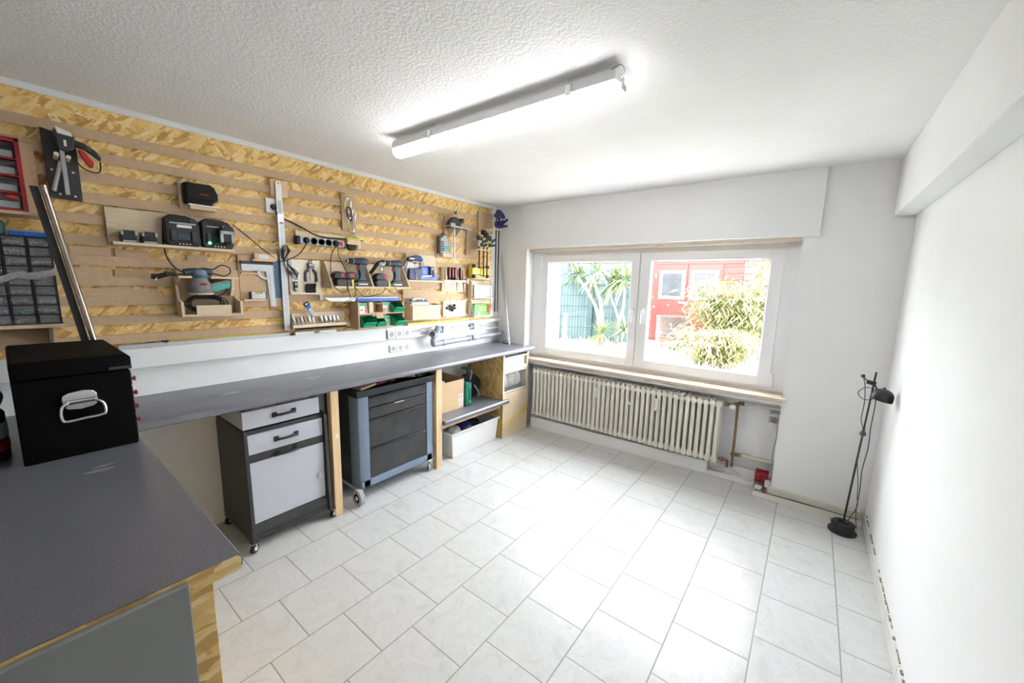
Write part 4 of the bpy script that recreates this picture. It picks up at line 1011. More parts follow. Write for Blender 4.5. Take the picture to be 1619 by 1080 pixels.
# long ruler
r = thing('long_ruler', 'long vertical aluminium ruler hanging from top to bottom of the wall', 'ruler', (.06, -2.22, 1.18))
part('blade', B(.052, .066, -2.242, -2.205, 1.178, 1.905), 'alu', r, .001)
part('upper_blade', MB().prism([(-2.241,1.905),(-2.206,1.905),(-2.206,2.085),(-2.212,2.096),(-2.224,2.100),(-2.236,2.096),(-2.241,2.085)], 'x', .054, .062), 'white_pl', r, .001)
part('slot', B(.062,.0625,-2.234,-2.213,1.91,1.985), 'silverlbl', r)
part('red_label', B(.066,.0664,-2.233,-2.212,1.846,1.855), 'red', r)
part('groove', MB().box(.066,.0664,-2.228,-2.225,1.19,1.84).box(.066,.0664,-2.218,-2.216,1.19,1.84), 'silverlbl', r)
part('hang_hole', MB().cyl((.062,-2.224,2.088),(.0625,-2.224,2.088),.004,n=12), 'black', r)
single('ruler_hanger', 'upright pine block behind the top of the long ruler', 'block', B(RX, .046, -2.262, -2.165, 2.01, 2.11), 'pine', bevel=.001)
ws = thing('wall_socket', 'white socket with black plug beside the top of the long ruler', 'socket', (.02, -2.256, 1.91))
part('plate', B(OX, .044, -2.294, -2.222, 1.905, 1.992), 'white_pl', ws, .002)
part('plug', MB().cyl((.044,-2.254,1.944),(.060,-2.254,1.944),.018,r2=.014,n=20).cyl((.06,-2.254,1.944),(.064,-2.25,1.928),.008,n=10), 'rubber', ws)
cd = thing('power_cable', 'thick black cable from the wall socket to the socket strip', 'cable', (.05, -2.0, 1.8))
part('cable', MB().tube([(.062,-2.252,1.930),(.060,-2.244,1.905),(.046,-2.225,1.888),(.046,-2.18,1.875),(.048,-2.10,1.845),(.050,-2.02,1.808),(.052,-1.95,1.794),(.056,-1.85,1.794),(.055,-1.78,1.797),(.055,-1.66,1.797)], .0042, 8), 'rubber', cd)

# ---------------------------------------------------------------- socket strip
h = thing('strip_holder', 'narrow MDF board behind the socket strip', 'holder', (.04, -1.90, 1.73))
part('backboard', B(RX, HX, -2.131, -1.672, 1.735, 1.818), 'mdf_light', h, .001)
part('peg', MB().cyl((HX,-1.985,1.805),(.055,-1.985,1.805),.005,n=10), 'pine_h', h)
ps = thing('socket_strip', 'grey five-way socket strip with red switch', 'socket strip', (.068, -1.98, 1.73))
part('housing', MB().prism([(HX,1.730),(.082,1.732),(.090,1.742),(.090,1.770),(.082,1.780),(HX,1.782)], 'y', -2.125, -1.820), 'silverlbl', ps, .001)
part('end_cap', B(HX,.091,-2.145,-2.122,1.729,1.783), 'black', ps, .003)
part('end_cap', B(HX,.091,-1.822,-1.814,1.729,1.783), 'black', ps, .003)
for i in range(5):
    y = -2.085 + i*.0495
    s_ = part('socket', MB().lathe([(.0215,0),(.0215,.0025),(.0185,.0025),(.0175,-.012),(.001,-.012)], (.090,y,1.757), (1,0,0), 24), 'black', ps)
    if i != 4: part('contact', MB().cyl((.0785,y-.008,1.757),(.081,y-.008,1.757),.0025,n=8).cyl((.0785,y+.008,1.757),(.081,y+.008,1.757),.0025,n=8), 'steel', s_)
part('switch', B(.090,.096,-1.858,-1.836,1.744,1.770), 'red', ps, .002)
part('plug', MB().cyl((.083,-1.887,1.757),(.112,-1.887,1.757),.018,r2=.015,n=18).cyl((.10,-1.887,1.757),(.112,-1.887,1.738),.006,n=8), 'rubber', ps)
part('plug', MB().cyl((.083,-2.085,1.757),(.108,-2.085,1.757),.017,r2=.013,n=18), 'rubber', ps)
hb = thing('plug_holder', 'pine block with black round adapter right of the socket strip', 'block', (.07, -1.75, 1.74))
part('block', B(HX, .085, -1.795, -1.715, 1.762, 1.795), 'pine_h', hb, .001)
part('screw', MB().cyl((.085,-1.785,1.787),(.0856,-1.785,1.787),.0018,n=8).cyl((.085,-1.728,1.785),(.0856,-1.728,1.785),.0018,n=8), 'black', hb)
part('adapter', MB().cyl((.048,-1.755,1.752),(.076,-1.755,1.752),.034,n=24), 'rubber', hb)
part('red_tip', B(.05,.075,-1.818,-1.800,1.752,1.762), 'red', hb, .002)
part('upright', B(HX, .060, -1.700, -1.678, 1.735, 1.80), 'mdf_light', hb)
mk = thing('marker_pen', 'blue and yellow marker lying on top of the pine block', 'pen', (.07, -1.73, 1.795))
part('body', MB().cyl((.072,-1.80,1.803),(.072,-1.69,1.802),.0065,n=10), 'lime', mk)
part('cap', MB().cyl((.062,-1.79,1.806),(.064,-1.705,1.808),.007,n=10), 'blue_d', mk)

# ---------------------------------------------------------------- carabiner board
h = thing('hook_board', 'small upright MDF board with carabiners', 'holder', (.04, -1.755, 1.86))
part('backboard', B(RX, HX, -1.808, -1.702, 1.858, 2.105), 'mdf', h, .001)
part('hook', MB().tube([(HX,-1.775,2.08),(.066,-1.775,2.078),(.066,-1.775,2.088)], .002, 6).tube([(HX,-1.73,1.99),(.066,-1.73,1.988),(.066,-1.73,1.996)], .002, 6), 'steel', h)
def carab(name, label, cy_, cz_, rw, rh, x, mat, clip, tilt=0, g='metal hooks hanging on the hook board'):
    t = thing(name, label, 'carabiner', (x, cy_, cz_-rh), g)
    pts = [(x, cy_+rw*math.copysign(abs(math.cos(a))**.7, math.cos(a))+tilt*math.sin(a), cz_+rh*math.sin(a)) for a in [2*PI*i/16 for i in range(17)]]
    part('loop', MB().tube(pts, .0042, 8), mat, t)
    if clip: part('gate', MB().cyl((x+.002,cy_-rw,cz_-rh*.5),(x+.002,cy_-rw+.004,cz_+rh*.1),.006,n=10), clip, t)
    return t
carab('carabiner', 'upper silver carabiner with lime clip on the hook board', -1.770, 2.030, .024, .052, .060, 'chrome', 'lime', .01)
carab('carabiner', 'black carabiner between the silver ones on the hook board', -1.762, 1.975, .018, .045, .066, 'char', 'black', -.008)
carab('carabiner', 'lower silver carabiner on the hook board', -1.748, 1.900, .022, .048, .062, 'chrome', 'lime', -.004)
carab('key_ring', 'thin wire loop at the right of the hook board', -1.724, 1.975, .012, .035, .060, 'steel', None)
sn = MB()
for i in range(7): sn.tube([(.060, -1.722+.004*math.sin(i), 1.942-i*.018), (.060, -1.718+.003*math.cos(i*2), 1.930-i*.018), (.062,-1.722,1.922-i*.018)], .0024, 6)
single('small_chain', 'short chain hanging below the thin wire loop', 'chain', sn, 'steel')

# ---------------------------------------------------------------- measuring tools board
h = thing('measuring_holder', 'birch plywood board with ledge for measuring tools', 'holder', (.06, -2.08, 1.37))
part('backboard', B(RX, HX, -2.187, -1.983, 1.412, 1.634), 'birch', h, .001)
part('ledge', B(HX, .078, -2.193, -1.972, 1.406, 1.416), 'birch', h, .001)
part('foot', B(RX, .060, -2.000, -1.978, 1.366, 1.406), 'birch', h, .001)
ag = thing('angle_gauge', 'silver digital angle gauge with black dial', 'gauge', (.055, -2.157, 1.427))
part('blade', B(.047, .052, -2.172, -2.146, 1.475, 1.618), 'alu', ag)
part('body', MB().prism([(-2.168,1.435),(-2.160,1.427),(-2.148,1.427),(-2.141,1.436),(-2.142,1.490),(-2.166,1.490)], 'x', .052, .062), 'black', ag, .002)
part('dial', MB().cyl((.062,-2.153,1.441),(.064,-2.153,1.441),.009,n=18), 'silverlbl', ag)
part('display', B(.062,.0625,-2.160,-2.148,1.466,1.482), 'silverlbl', ag)
dg = thing('depth_gauge', 'black forked digital depth gauge with blue display box', 'gauge', (.055, -2.05, 1.489))
part('display_box', MB().box(.047,.066,-2.072,-2.030,1.578,1.612), 'blue_d', dg, .003)
part('screen', B(.066,.0665,-2.066,-2.036,1.594,1.608), 'silverlbl', dg)
part('buttons', MB().box(.066,.067,-2.064,-2.058,1.582,1.586).box(.066,.067,-2.054,-2.048,1.582,1.586).box(.066,.067,-2.044,-2.038,1.582,1.586), 'paper', dg)
part('hanging_ring', MB().tube([(.055,-2.058,1.612),(.055,-2.060,1.626),(.055,-2.051,1.634),(.055,-2.042,1.626),(.055,-2.044,1.612)], .0028, 6), 'black', dg)
for sg in (-1, 1):
    c_ = -2.051
    part('fork', MB().prism([(c_+sg*.010,1.576),(c_+sg*.022,1.576),(c_+sg*.042,1.552),(c_+sg*.044,1.492),(c_+sg*.028,1.489),(c_+sg*.027,1.545),(c_+sg*.014,1.560)], 'x', .048, .058), 'char', dg, .002)
part('probe', B(.050,.056,-2.055,-2.047,1.500,1.572), 'steel', dg)
pq = thing('belt_pouch', 'small black pouch below the forked gauge', 'pouch', (.06, -2.06, 1.416))
part('bag', B(.048, .070, -2.090, -2.027, 1.4165, 1.476), 'black_soft', pq, .006)
part('flap', MB().prism([(-2.090,1.478),(-2.027,1.478),(-2.027,1.458),(-2.050,1.446),(-2.090,1.458)], 'x', .068, .073), 'black_soft', pq, .003)

# ---------------------------------------------------------------- bit tray
h = thing('bit_tray', 'pale wooden tray with a row of forstner bits', 'tray', (.08, -2.02, 1.17))
part('backboard', B(RX, HX, -2.186, -1.822, 1.180, 1.283), 'mdf_light', h, .001)
part('shelf', B(HX, .110, -2.200, -1.840, 1.176, 1.190), 'mdf_light', h, .001)
part('front_lip', B(.098, .110, -2.206, -1.841, 1.176, 1.209), 'mdf_light', h, .001)
for i in range(11):
    y = -2.186+i*.0245 if i < 6 else -2.005+(i-6)*.029
    r_ = (.009,.010,.011,.010,.011,.009,.011,.013,.014,.014,.012)[i]
    t = thing('drill_bit', '%s drill bit of the row in the wooden tray' % ['leftmost','second','third','fourth','fifth','sixth','seventh','eighth','ninth','tenth','rightmost'][i] if i else 'leftmost drill bit of the row in the wooden tray', 'drill bit', (.075, y, 1.19), 'drill bits in the wooden tray')
    a_ = Vector((.082,y+.006,1.191)); b_ = Vector((.070,y-.004,1.258))
    part('shank', MB().cyl(a_, a_.lerp(b_,.55), .0045, n=10), 'steel', t)
    part('cutter', MB().cyl(a_.lerp(b_,.5), b_, r_, n=18).cyl(b_, b_+(b_-a_).normalized()*.004, r_*.2, n=8), 'mdf_dark' if i in (1,3) else 'steel', t, .001)
bt = thing('bit_pack', 'slanted clear blister pack with blue and black header above the bits', 'packet', (.08, -2.08, 1.255))
mtx = Matrix.Translation((.085,-2.083,1.305))@Matrix.Rotation(.55,4,'X')
part('sleeve', B(-.006,.004,-.015,.015,-.055,.055).xf(mtx), 'silverlbl', bt, .003)
part('blue_band', B(.004,.0048,-.015,.015,.010,.030).xf(mtx), 'blue', bt)
part('black_header', MB().box(-.006,.0048,-.018,.018,.030,.056).xf(mtx), 'black', bt, .001)
part('white_tab', B(.0048,.0053,-.008,.008,.040,.048).xf(mtx), 'paper', bt)
# ---------------------------------------------------------------- cordless drills and their holder
h = thing('drill_holder', 'MDF two-bay holder with slanted sides for the cordless drills', 'holder', (.09, -1.63, 1.45))
part('backboard', B(RX, HX, -1.960, -1.306, 1.455, 1.632), 'mdf_light', h, .001)
part('shelf', B(HX, .152, -1.960, -1.306, 1.449, 1.464), 'mdf_light', h, .001)
for y in (-1.960, -1.648, -1.318):
    part('side_panel', MB().prism([(HX,1.464),(.152,1.464),(.148,1.474),(.060,1.634),(HX,1.634)], 'y', y, y+.012), 'mdf_light', h, .001)
def drill(name, label, y0, z0=1.4645, x=.112):
    t = thing(name, label, 'drill', (x, y0, z0), 'cordless drills in the two-bay holder')
    Y = lambda d: y0+d
    bz = z0+.178
    part('chuck', MB().lathe([(.006,0),(.013,.004),(.017,.018),(.020,.022),(.020,.044),(.017,.046)], (x,Y(-.075),bz), (0,1,0), 22), 'black', t)
    part('chuck_ring', MB().lathe([(.0175,0),(.021,.001),(.021,.006),(.0175,.007)], (x,Y(-.029),bz), (0,1,0), 22), 'silverlbl', t)
    part('nose', MB().lathe([(.011,0),(.0145,.001),(.0145,.006),(.011,.007)], (x,Y(-.072),bz), (0,1,0), 18), 'paper', t)
    part('motor_housing', MB().lathe([(.019,0),(.024,.006),(.025,.030),(.027,.040),(.029,.070),(.029,.095),(.024,.108),(.012,.113)], (x,Y(-.023),bz), (0,1,0), 24), 'bosch', t)
    part('handle', MB().prism([(Y(.020),bz-.020),(Y(.066),bz-.020),(Y(.060),bz-.055),(Y(.064),z0+.060),(Y(.072),z0+.040),(Y(-.004),z0+.040),(Y(.018),z0+.060),(Y(.022),z0+.085),(Y(.016),bz-.060),(Y(.006),bz-.040)], 'x', x-.016, x+.016), 'bosch', t, .006)
    part('trigger', MB().prism([(Y(.008),bz-.028),(Y(.024),bz-.028),(Y(.018),bz-.062),(Y(.004),bz-.058),(Y(.002),bz-.046)], 'x', x-.009, x+.011), 'red', t, .003)
    part('direction_switch', B(x+.014,x+.018,Y(.018),Y(.030),bz-.030,bz-.022), 'red', t, .001)
    bt_ = part('battery', MB().prism([(Y(-.058),z0),(Y(.080),z0),(Y(.082),z0+.030),(Y(.072),z0+.042),(Y(-.006),z0+.042),(Y(-.012),z0+.030),(Y(-.058),z0+.026)], 'x', x-.030, x+.030), 'black', t, .003)
    wv = MB()
    for i in range(9): wv.box(x+.030,x+.0306,Y(-.002+i*.0082),Y(.0035+i*.0082),z0+.010,z0+.022)
    part('white_lettering', wv, 'paper', bt_)
    lg = MB()
    for i in range(5): lg.box(x+.0285,x+.0297,Y(.040+i*.0065),Y(.0445+i*.0065),bz+.002,bz+.010)
    part('red_logo', lg, 'red_dark', t)
    return t
d1 = drill('cordless_drill', 'left dark teal cordless drill beside two red labelled batteries', -1.752)
d2 = dup(d1, (.112, -1.450, 1.4645), 'right dark teal cordless drill behind a bunch of keys')
def chg(name, label, y0, y1, z0=1.4645, x=.110):
    t = thing(name, label, 'charger', (x, (y0+y1)/2, z0), 'chargers in the two-bay holder')
    part('housing', MB().prism([(y0,z0),(y1,z0),(y1,z0+.044),(y0+.01,z0+.050),(y0-.006,z0+.036)], 'x', x-.035, x+.038), 'char', t, .004)
    part('yellow_tag', B(x+.038,x+.0392,y1+.004,y1+.018,z0-.010,z0+.046), 'yellow_c', t)
    part('symbol', MB().box(x+.038,x+.0385,y0+.045,y0+.052,z0+.028,z0+.034).box(x+.038,x+.0385,y0+.058,y0+.064,z0+.028,z0+.034), 'red_dark', t)
    return t
c1 = chg('drill_charger', 'left small black charger below two red labelled batteries', -1.915, -1.815)
c2 = dup(c1, (.110, -1.560, 1.4645), 'right small black charger below the bunch of keys')
def pack(name, label, y, z, patches, tilt=0):
    t = thing(name, label, 'battery', (.11, y, z), 'battery packs lying on the small chargers')
    part('case', MB().prism([(y-.048,z+.004),(y-.02,z),(y+.042,z),(y+.050,z+.018),(y+.046,z+.040),(y-.012,z+.050),(y-.040,z+.034)], 'x', .080, .145), 'black', t, .004)
    for a, b in patches: part('red_label', B(.145,.1465,y+a,y+b,z+.012,z+.036), 'red', t, .001)
    return t
pack('battery_pack', 'leftmost battery pack with red label on the left small charger', -1.890, 1.5155, [(.002,.026)])
pack('battery_pack', 'second battery pack with red label, touching the left drill', -1.800, 1.5155, [(-.020,.012)])
pack('battery_pack', 'battery pack with red label on the right small charger', -1.565, 1.5155, [(.022,.050)])
ky = thing('key_bunch', 'bunch of keys and fittings draped over the right battery pack', 'keys', (.12, -1.56, 1.57))
part('strap', MB().tube([(.11,-1.640,1.560),(.12,-1.615,1.595),(.12,-1.585,1.632),(.11,-1.545,1.650),(.10,-1.51,1.652)], .013, 8), 'black_soft', ky)
random.seed(9)
kk = MB()
for i in range(9):
    y = -1.578+random.uniform(0,.06); z = 1.578+random.uniform(0,.030)
    kk.cyl((.135+random.uniform(0,.01),y,z),(.142,y+random.uniform(-.012,.012),z+random.uniform(-.014,.014)),.004,n=7)
part('keys', kk, 'chrome', ky)
part('brass_keys', MB().box(.135,.14,-1.565,-1.552,1.585,1.612).box(.135,.14,-1.545,-1.535,1.575,1.600).box(.138,.142,-1.53,-1.518,1.588,1.606), 'mdf_light', ky, .001)
part('clear_bag', crumple((.125,-1.552,1.632), .026, (.5,1.1,.7), .003), 'bagpl', ky)
# cords of the drill chargers
for i, (lab, pts) in enumerate((
    ('thin black cord from the socket strip down behind the left drill bay', [(.112,-1.895,1.74),(.09,-1.915,1.69),(.07,-1.918,1.63),(.10,-1.935,1.58),(.14,-1.955,1.53),(.16,-1.945,1.46),(.165,-1.90,1.425),(.165,-1.86,1.430),(.16,-1.855,1.47)]),
    ('thin black cord from the socket strip to the left battery pack', [(.115,-1.885,1.735),(.10,-1.875,1.68),(.11,-1.855,1.62),(.13,-1.845,1.575),(.148,-1.842,1.53),(.15,-1.845,1.47),(.16,-1.84,1.41),(.162,-1.835,1.375),(.165,-1.87,1.36),(.165,-1.89,1.352),(.165,-1.87,1.344),(.165,-1.845,1.352),(.165,-1.81,1.385),(.162,-1.79,1.42),(.155,-1.795,1.46)]),
    ('thin black cord sagging between the two drill bays', [(.155,-1.80,1.47),(.165,-1.775,1.43),(.165,-1.735,1.395),(.165,-1.69,1.392),(.165,-1.62,1.408),(.162,-1.565,1.425),(.158,-1.545,1.455),(.158,-1.525,1.44),(.162,-1.49,1.42),(.162,-1.455,1.41),(.160,-1.44,1.43),(.155,-1.455,1.462)]))):
    single('black_cable', lab, 'cable', MB().tube(pts, .0026, 6), 'rubber')
# cords tied at the long ruler
ct = thing('tied_cord', 'black cord tied in a bundle in front of the long ruler', 'cable', (.075, -2.22, 1.60))
part('cord', MB().tube([(.105,-2.497,1.80),(.085,-2.42,1.745),(.075,-2.33,1.670),(.072,-2.26,1.622),(.072,-2.232,1.615),(.075,-2.20,1.625),(.080,-2.13,1.668),(.10,-2.085,1.742)], .003, 7), 'rubber', ct)
for i in range(4):
    dx_ = .004*i
    part('loop', MB().tube([(.072,-2.222,1.615),(.080,-2.236+dx_,1.66),(.082,-2.228+dx_,1.705-.008*i),(.082,-2.205+dx_,1.715-.01*i),(.080,-2.200+dx_,1.68),(.074,-2.222,1.615),(.080,-2.215,1.570),(.084,-2.195+dx_,1.530+.006*i),(.085,-2.165+.006*i,1.505+.012*i),(.082,-2.155,1.520+.012*i),(.076,-2.205,1.600)], .0028, 6), 'rubber', ct)

# ---------------------------------------------------------------- level bar and bin rack
lb_ = thing('long_level', 'long level lying on the bin rack, silver left part and blue right part', 'level', (.10, -1.68, 1.35))
part('silver_profile', MB().prism([(-1.998,1.384),(-1.955,1.356),(-1.755,1.356),(-1.755,1.384)], 'x', .095, .115), 'alu', lb_, .001)
part('blue_body', B(.092, .128, -1.765, -1.402, 1.354, 1.376), 'blue', lb_, .003)
part('top_face', B(.070, .124, -1.755, -1.385, 1.376, 1.384), 'white_pl', lb_, .002)
part('red_end', B(.090, .130, -1.402, -1.378, 1.354, 1.381), 'redorange', lb_, .003)
h = thing('bin_rack', 'two-tier MDF rack with green storage bins', 'rack', (.10, -1.57, 1.15))
part('side_panel', B(RX, .150, -1.772, -1.760, 1.152, 1.352), 'mdf', h, .001)
part('side_panel', B(RX, .150, -1.384, -1.372, 1.152, 1.352), 'mdf', h, .001)
part('backboard', B(RX, HX, -1.760, -1.384, 1.152, 1.352), 'mdf', h)
part('shelf', B(HX, .150, -1.760, -1.384, 1.258, 1.268), 'mdf_light', h, .001)
part('shelf', B(HX, .150, -1.760, -1.384, 1.152, 1.164), 'mdf_light', h, .001)
def bin_(label, y0, y1, z0, dpt, mat='green', pap=None):
    t = thing('small_bin', label, 'bin', (.11, (y0+y1)/2, z0), 'green bins in the two-tier rack')
    hh = .072; x1 = .150+dpt
    b_ = MB()
    for y in (y0, y1-.003):
        b_.prism([(.060,z0),(x1,z0),(x1+.012,z0+.030),(x1-.040,z0+hh),(.060,z0+hh)], 'y', y, y+.003)
    b_.box(.060,x1,y0,y1,z0,z0+.003).prism([(x1-.001,z0),(x1+.012,z0+.030),(x1+.009,z0+.031),(x1-.004,z0)],'y',y0,y1).box(.06,.063,y0,y1,z0,z0+hh)
    part('tub', b_, mat, t, .0008)
    part('grip', MB().prism([(x1+.006,z0+.022),(x1+.026,z0+.034),(x1+.026,z0+.040),(x1+.004,z0+.032)], 'y', y0+.004, y1-.004), 'green', t, .001)
    if pap: part('label', B(x1-.06,x1-.045,y0-.0006,y0,z0+.02,z0+.05), 'paper', t)
    return t
bin_('lower left green bin at the left side panel of the rack', -1.752, -1.650, 1.1645, .03, pap=1)
bin_('lower green bin below the open carton', -1.640, -1.560, 1.1645, .03)
bin_('lower right green bin in the rack, sticking out over the edge', -1.490, -1.392, 1.1645, .045)
bin_('upper right green bin in the rack with long grip', -1.490, -1.392, 1.2685, .03)
def pk(label, y0, y1, z0, z1, x1=.14, stripe=None):
    t = thing('screw_packet', label, 'packet', (.10, (y0+y1)/2, z0), 'white and green screw packets in the rack')
    part('box', B(.06, x1, y0, y1, z0, z1), 'paper', t, .001)
    part('green_band', B(x1, x1+.0008, y0, y1, z0+(z1-z0)*.72, z1-.001), 'green', t)
    if stripe: part('orange_stripe', B(x1, x1+.0008, stripe[0], stripe[1], z0+.002, z0+(z1-z0)*.72), 'redorange', t)
    part('printed_numbers', MB().box(x1,x1+.0008,y0+.006,y0+.012,z0+.018,z0+.028).box(x1,x1+.0008,y0+.016,y0+.026,z0+.018,z0+.028), 'blue_d', t)
    return t
pk('upper left screw packet with orange stripe in the rack', -1.755, -1.692, 1.2685, 1.342, stripe=(-1.712,-1.698))
pk('upper screw packet right of the open carton', -1.560, -1.498, 1.2685, 1.345, stripe=(-1.512,-1.502))
pk('lower screw packet beside the lower right green bin', -1.556, -1.496, 1.1645, 1.240, stripe=(-1.510,-1.502))
single('wood_block', 'pale wooden block standing left of the open carton in the rack', 'block', B(.06,.152,-1.682,-1.650,1.2685,1.350), 'mdf_light', bevel=.001)
ob = thing('open_carton', 'small open brown carton with flaps hanging over the lower bins', 'box', (.11, -1.60, 1.2685))
x_=.150
part('box', MB().box(.06,x_,-1.645,-1.642,1.2685,1.338).box(.06,x_,-1.567,-1.564,1.2685,1.338).box(.06,x_,-1.645,-1.564,1.2685,1.271).box(.06,x_,-1.645,-1.564,1.335,1.338).box(.06,.063,-1.645,-1.564,1.2685,1.338), 'card', ob)
part('flap', MB().prism([(x_,1.268),(x_+.022,1.228),(x_+.020,1.226),(x_-.002,1.266)], 'y', -1.632, -1.572), 'card', ob)
part('flap', MB().prism([(-1.645,1.2685),(-1.645,1.300),(-1.668,1.262),(-1.640,1.235),(-1.628,1.262)], 'x', x_, x_+.003), 'card', ob)
part('flap', MB().prism([(-1.564,1.2685),(-1.564,1.300),(-1.540,1.275),(-1.552,1.245),(-1.580,1.262)], 'x', x_, x_+.003), 'card', ob)

# ---------------------------------------------------------------- tool case in the deep MDF pocket
h = thing('case_holder', 'MDF pocket holder with tall front panel', 'holder', (.09, -1.15, 1.18))
part('backboard', B(RX, HX, -1.300, -.935, 1.190, 1.440), 'mdf', h, .001)
part('side_panel', B(HX, .128, -1.292, -1.280, 1.190, 1.320), 'mdf', h, .001)
part('side_panel', B(HX, .128, -.985, -.973, 1.190, 1.320), 'mdf', h, .001)
part('floor', B(HX, .128, -1.280, -.985, 1.190, 1.202), 'mdf', h)
part('front_panel', B(.128, .140, -1.278, -.975, 1.190, 1.312), 'mdf_light', h, .001)
tcs = thing('plastic_case', 'grey blue plastic tool case with handle in the MDF pocket', 'case', (.09, -1.19, 1.2025))
part('shell', B(.060, .118, -1.272, -1.078, 1.2025, 1.342), 'silverlbl', tcs, .006)
part('handle', MB().prism([(-1.262,1.342),(-1.250,1.364),(-1.225,1.376),(-1.130,1.376),(-1.105,1.364),(-1.092,1.342),(-1.125,1.342),(-1.145,1.358),(-1.208,1.358),(-1.228,1.342)], 'x', .078, .100), 'silverlbl', tcs, .003)
part('green_latch', MB().box(.076,.104,-1.262,-1.236,1.340,1.362).box(.076,.104,-1.118,-1.096,1.340,1.358), 'green_d', tcs, .003)

# ---------------------------------------------------------------- blue pocket-hole jig and stapler
h = thing('jig_holder', 'light plywood board with ledge for the blue jig', 'holder', (.07, -1.10, 1.51))
part('backboard', B(RX, HX, -1.262, -.944, 1.520, 1.738), 'mdf_light', h, .001)
part('ledge', B(HX, .122, -1.300, -.918, 1.506, 1.522), 'mdf_light', h, .001)
part('foot', B(RX, .050, -1.255, -.935, 1.462, 1.506), 'mdf', h)
part('upper_ledge', MB().box(HX,.125,-1.262,-1.178,1.668,1.674).prism([(HX,1.668),(.10,1.668),(HX,1.64)],'y',-1.195,-1.185), 'mdf_light', h, .001)
jg = thing('blue_jig', 'blue plastic drilling jig with white clamp lever', 'jig', (.09, -1.12, 1.5225))
part('body', MB().prism([(-1.190,1.523),(-.952,1.523),(-.962,1.545),(-.985,1.590),(-1.000,1.640),(-1.062,1.642),(-1.062,1.560),(-1.190,1.545)], 'x', .062, .088), 'blue', jg, .003)
part('drill_guide', B(.088,.118,-1.064,-1.018,1.548,1.640), 'blue_d', jg, .004)
part('middle_block', B(.070,.100,-1.150,-1.066,1.562,1.632), 'blue', jg, .004)
part('lever', MB().tube([(.112,-1.165,1.550),(.115,-1.12,1.556),(.115,-1.05,1.560)], .008, 8).tube([(.112,-1.165,1.56),(.112,-1.15,1.59),(.112,-1.12,1.592)], .006, 8), 'white_pl', jg)
part('clamp_screw', MB().cyl((.116,-1.07,1.562),(.116,-1.025,1.590),.006,n=10).cyl((.118,-1.04,1.552),(.118,-1.03,1.604),.004,n=8), 'black', jg)
part('oval_logo', MB().cyl((.118,-1.040,1.622),(.119,-1.040,1.622),.008,n=16), 'silverlbl', jg)
dbx = thing('drill_guide_box', 'dark blue box of drilling accessories left of the blue jig', 'box', (.09, -1.22, 1.5225))
part('case', MB().prism([(-1.282,1.523),(-1.180,1.523),(-1.160,1.545),(-1.150,1.600),(-1.165,1.622),(-1.285,1.612),(-1.292,1.54)], 'x', .090, .122), 'blue_d', dbx, .004)
dm = MB()
for (a,b_) in ((-1.265,1.60),(-1.235,1.60),(-1.205,1.605),(-1.265,1.565),(-1.20,1.575),(-1.235,1.56)): dm.cyl((.122,a,b_),(.123,a,b_),.005,n=10)
part('round_marks', dm, 'blue', dbx)
single('thin_stick', 'thin wooden stick leaning on the dark blue box', 'stick', MB().tube([(.128,-1.222,1.525),(.126,-1.238,1.645)], .003, 6, smooth=False), 'mdf_light')
fn = thing('white_protractor', 'white curved plastic gauge behind the dark blue box', 'gauge', (.06, -1.22, 1.56))
part('blade', MB().prism([(-1.318,1.570),(-1.300,1.560),(-1.160,1.600),(-1.142,1.640),(-1.175,1.660),(-1.245,1.672),(-1.268,1.665),(-1.300,1.620)], 'x', .058, .064), 'white_pl', fn, .001)
part('dark_strip', MB().prism([(-1.312,1.575),(-1.304,1.575),(-1.256,1.662),(-1.264,1.664)], 'x', .064, .066), 'char', fn)
sp_ = thing('stapler', 'dark blue stapler on the small upper ledge', 'stapler', (.09, -1.21, 1.6745))
part('body', MB().prism([(-1.290,1.676),(-1.150,1.676),(-1.134,1.688),(-1.138,1.706),(-1.160,1.722),(-1.205,1.726),(-1.240,1.712),(-1.288,1.704)], 'x', .078, .112), 'blue_d', sp_, .006)
part('steel_nose', B(.080,.113,-1.272,-1.230,1.690,1.700), 'alu', sp_, .001)
part('grip', MB().ball((.112,-1.160,1.694), .022, (.4,1,.6)), 'blue', sp_)
single('clear_cup', 'small clear plastic piece right of the white gauge', 'cup', MB().lathe([(.016,0),(.020,.04),(.019,.04),(.015,.002)], (.066,-1.118,1.640), n=16), 'clear')

# ---------------------------------------------------------------- screwdriver rack
h = thing('screwdriver_rack', 'light board with slotted ledge holding screwdrivers', 'rack', (.06, -.72, 1.42))
part('backboard', B(RX, HX, -.871, -.560, 1.423, 1.645), 'mdf_light', h, .001)
part('ledge', B(HX, .092, -.886, -.562, 1.512, 1.532), 'mdf_light', h, .001)
part('side_block', B(HX, .10, -.590, -.570, 1.50, 1.545), 'mdf_light', h, .001)
G_ = 'tools in the slotted screwdriver rack'
for y, lab in ((-.805,'leftmost red and black screwdriver in the rack'),(-.765,'second red and black screwdriver in the rack'),(-.732,'third red and black screwdriver in the rack'),(-.660,'rightmost red and black screwdriver in the rack')):
    t = thing('screwdriver', lab, 'screwdriver', (.075, y, 1.43), G_)
    part('handle', MB().lathe([(.009,0),(.014,.006),(.011,.022),(.013,.035),(.015,.060),(.0155,.095),(.012,.112),(.004,.116)], (.072,y,1.533), n=14), 'black', t)
    part('red_grip', MB().box(.086,.0885,y-.007,y+.007,1.560,1.636), 'red', t, .002)
    part('shaft', MB().cyl((.072,y,1.430),(.072,y,1.534),.0035,n=10), 'chrome', t)
t = thing('chisel', 'wooden handled awl at the left end of the screwdriver rack', 'tool', (.075, -.850, 1.45), G_)
part('handle', MB().lathe([(.010,0),(.012,.01),(.009,.05),(.011,.09),(.006,.105)], (.072,-.848,1.533), n=14), 'pine', t)
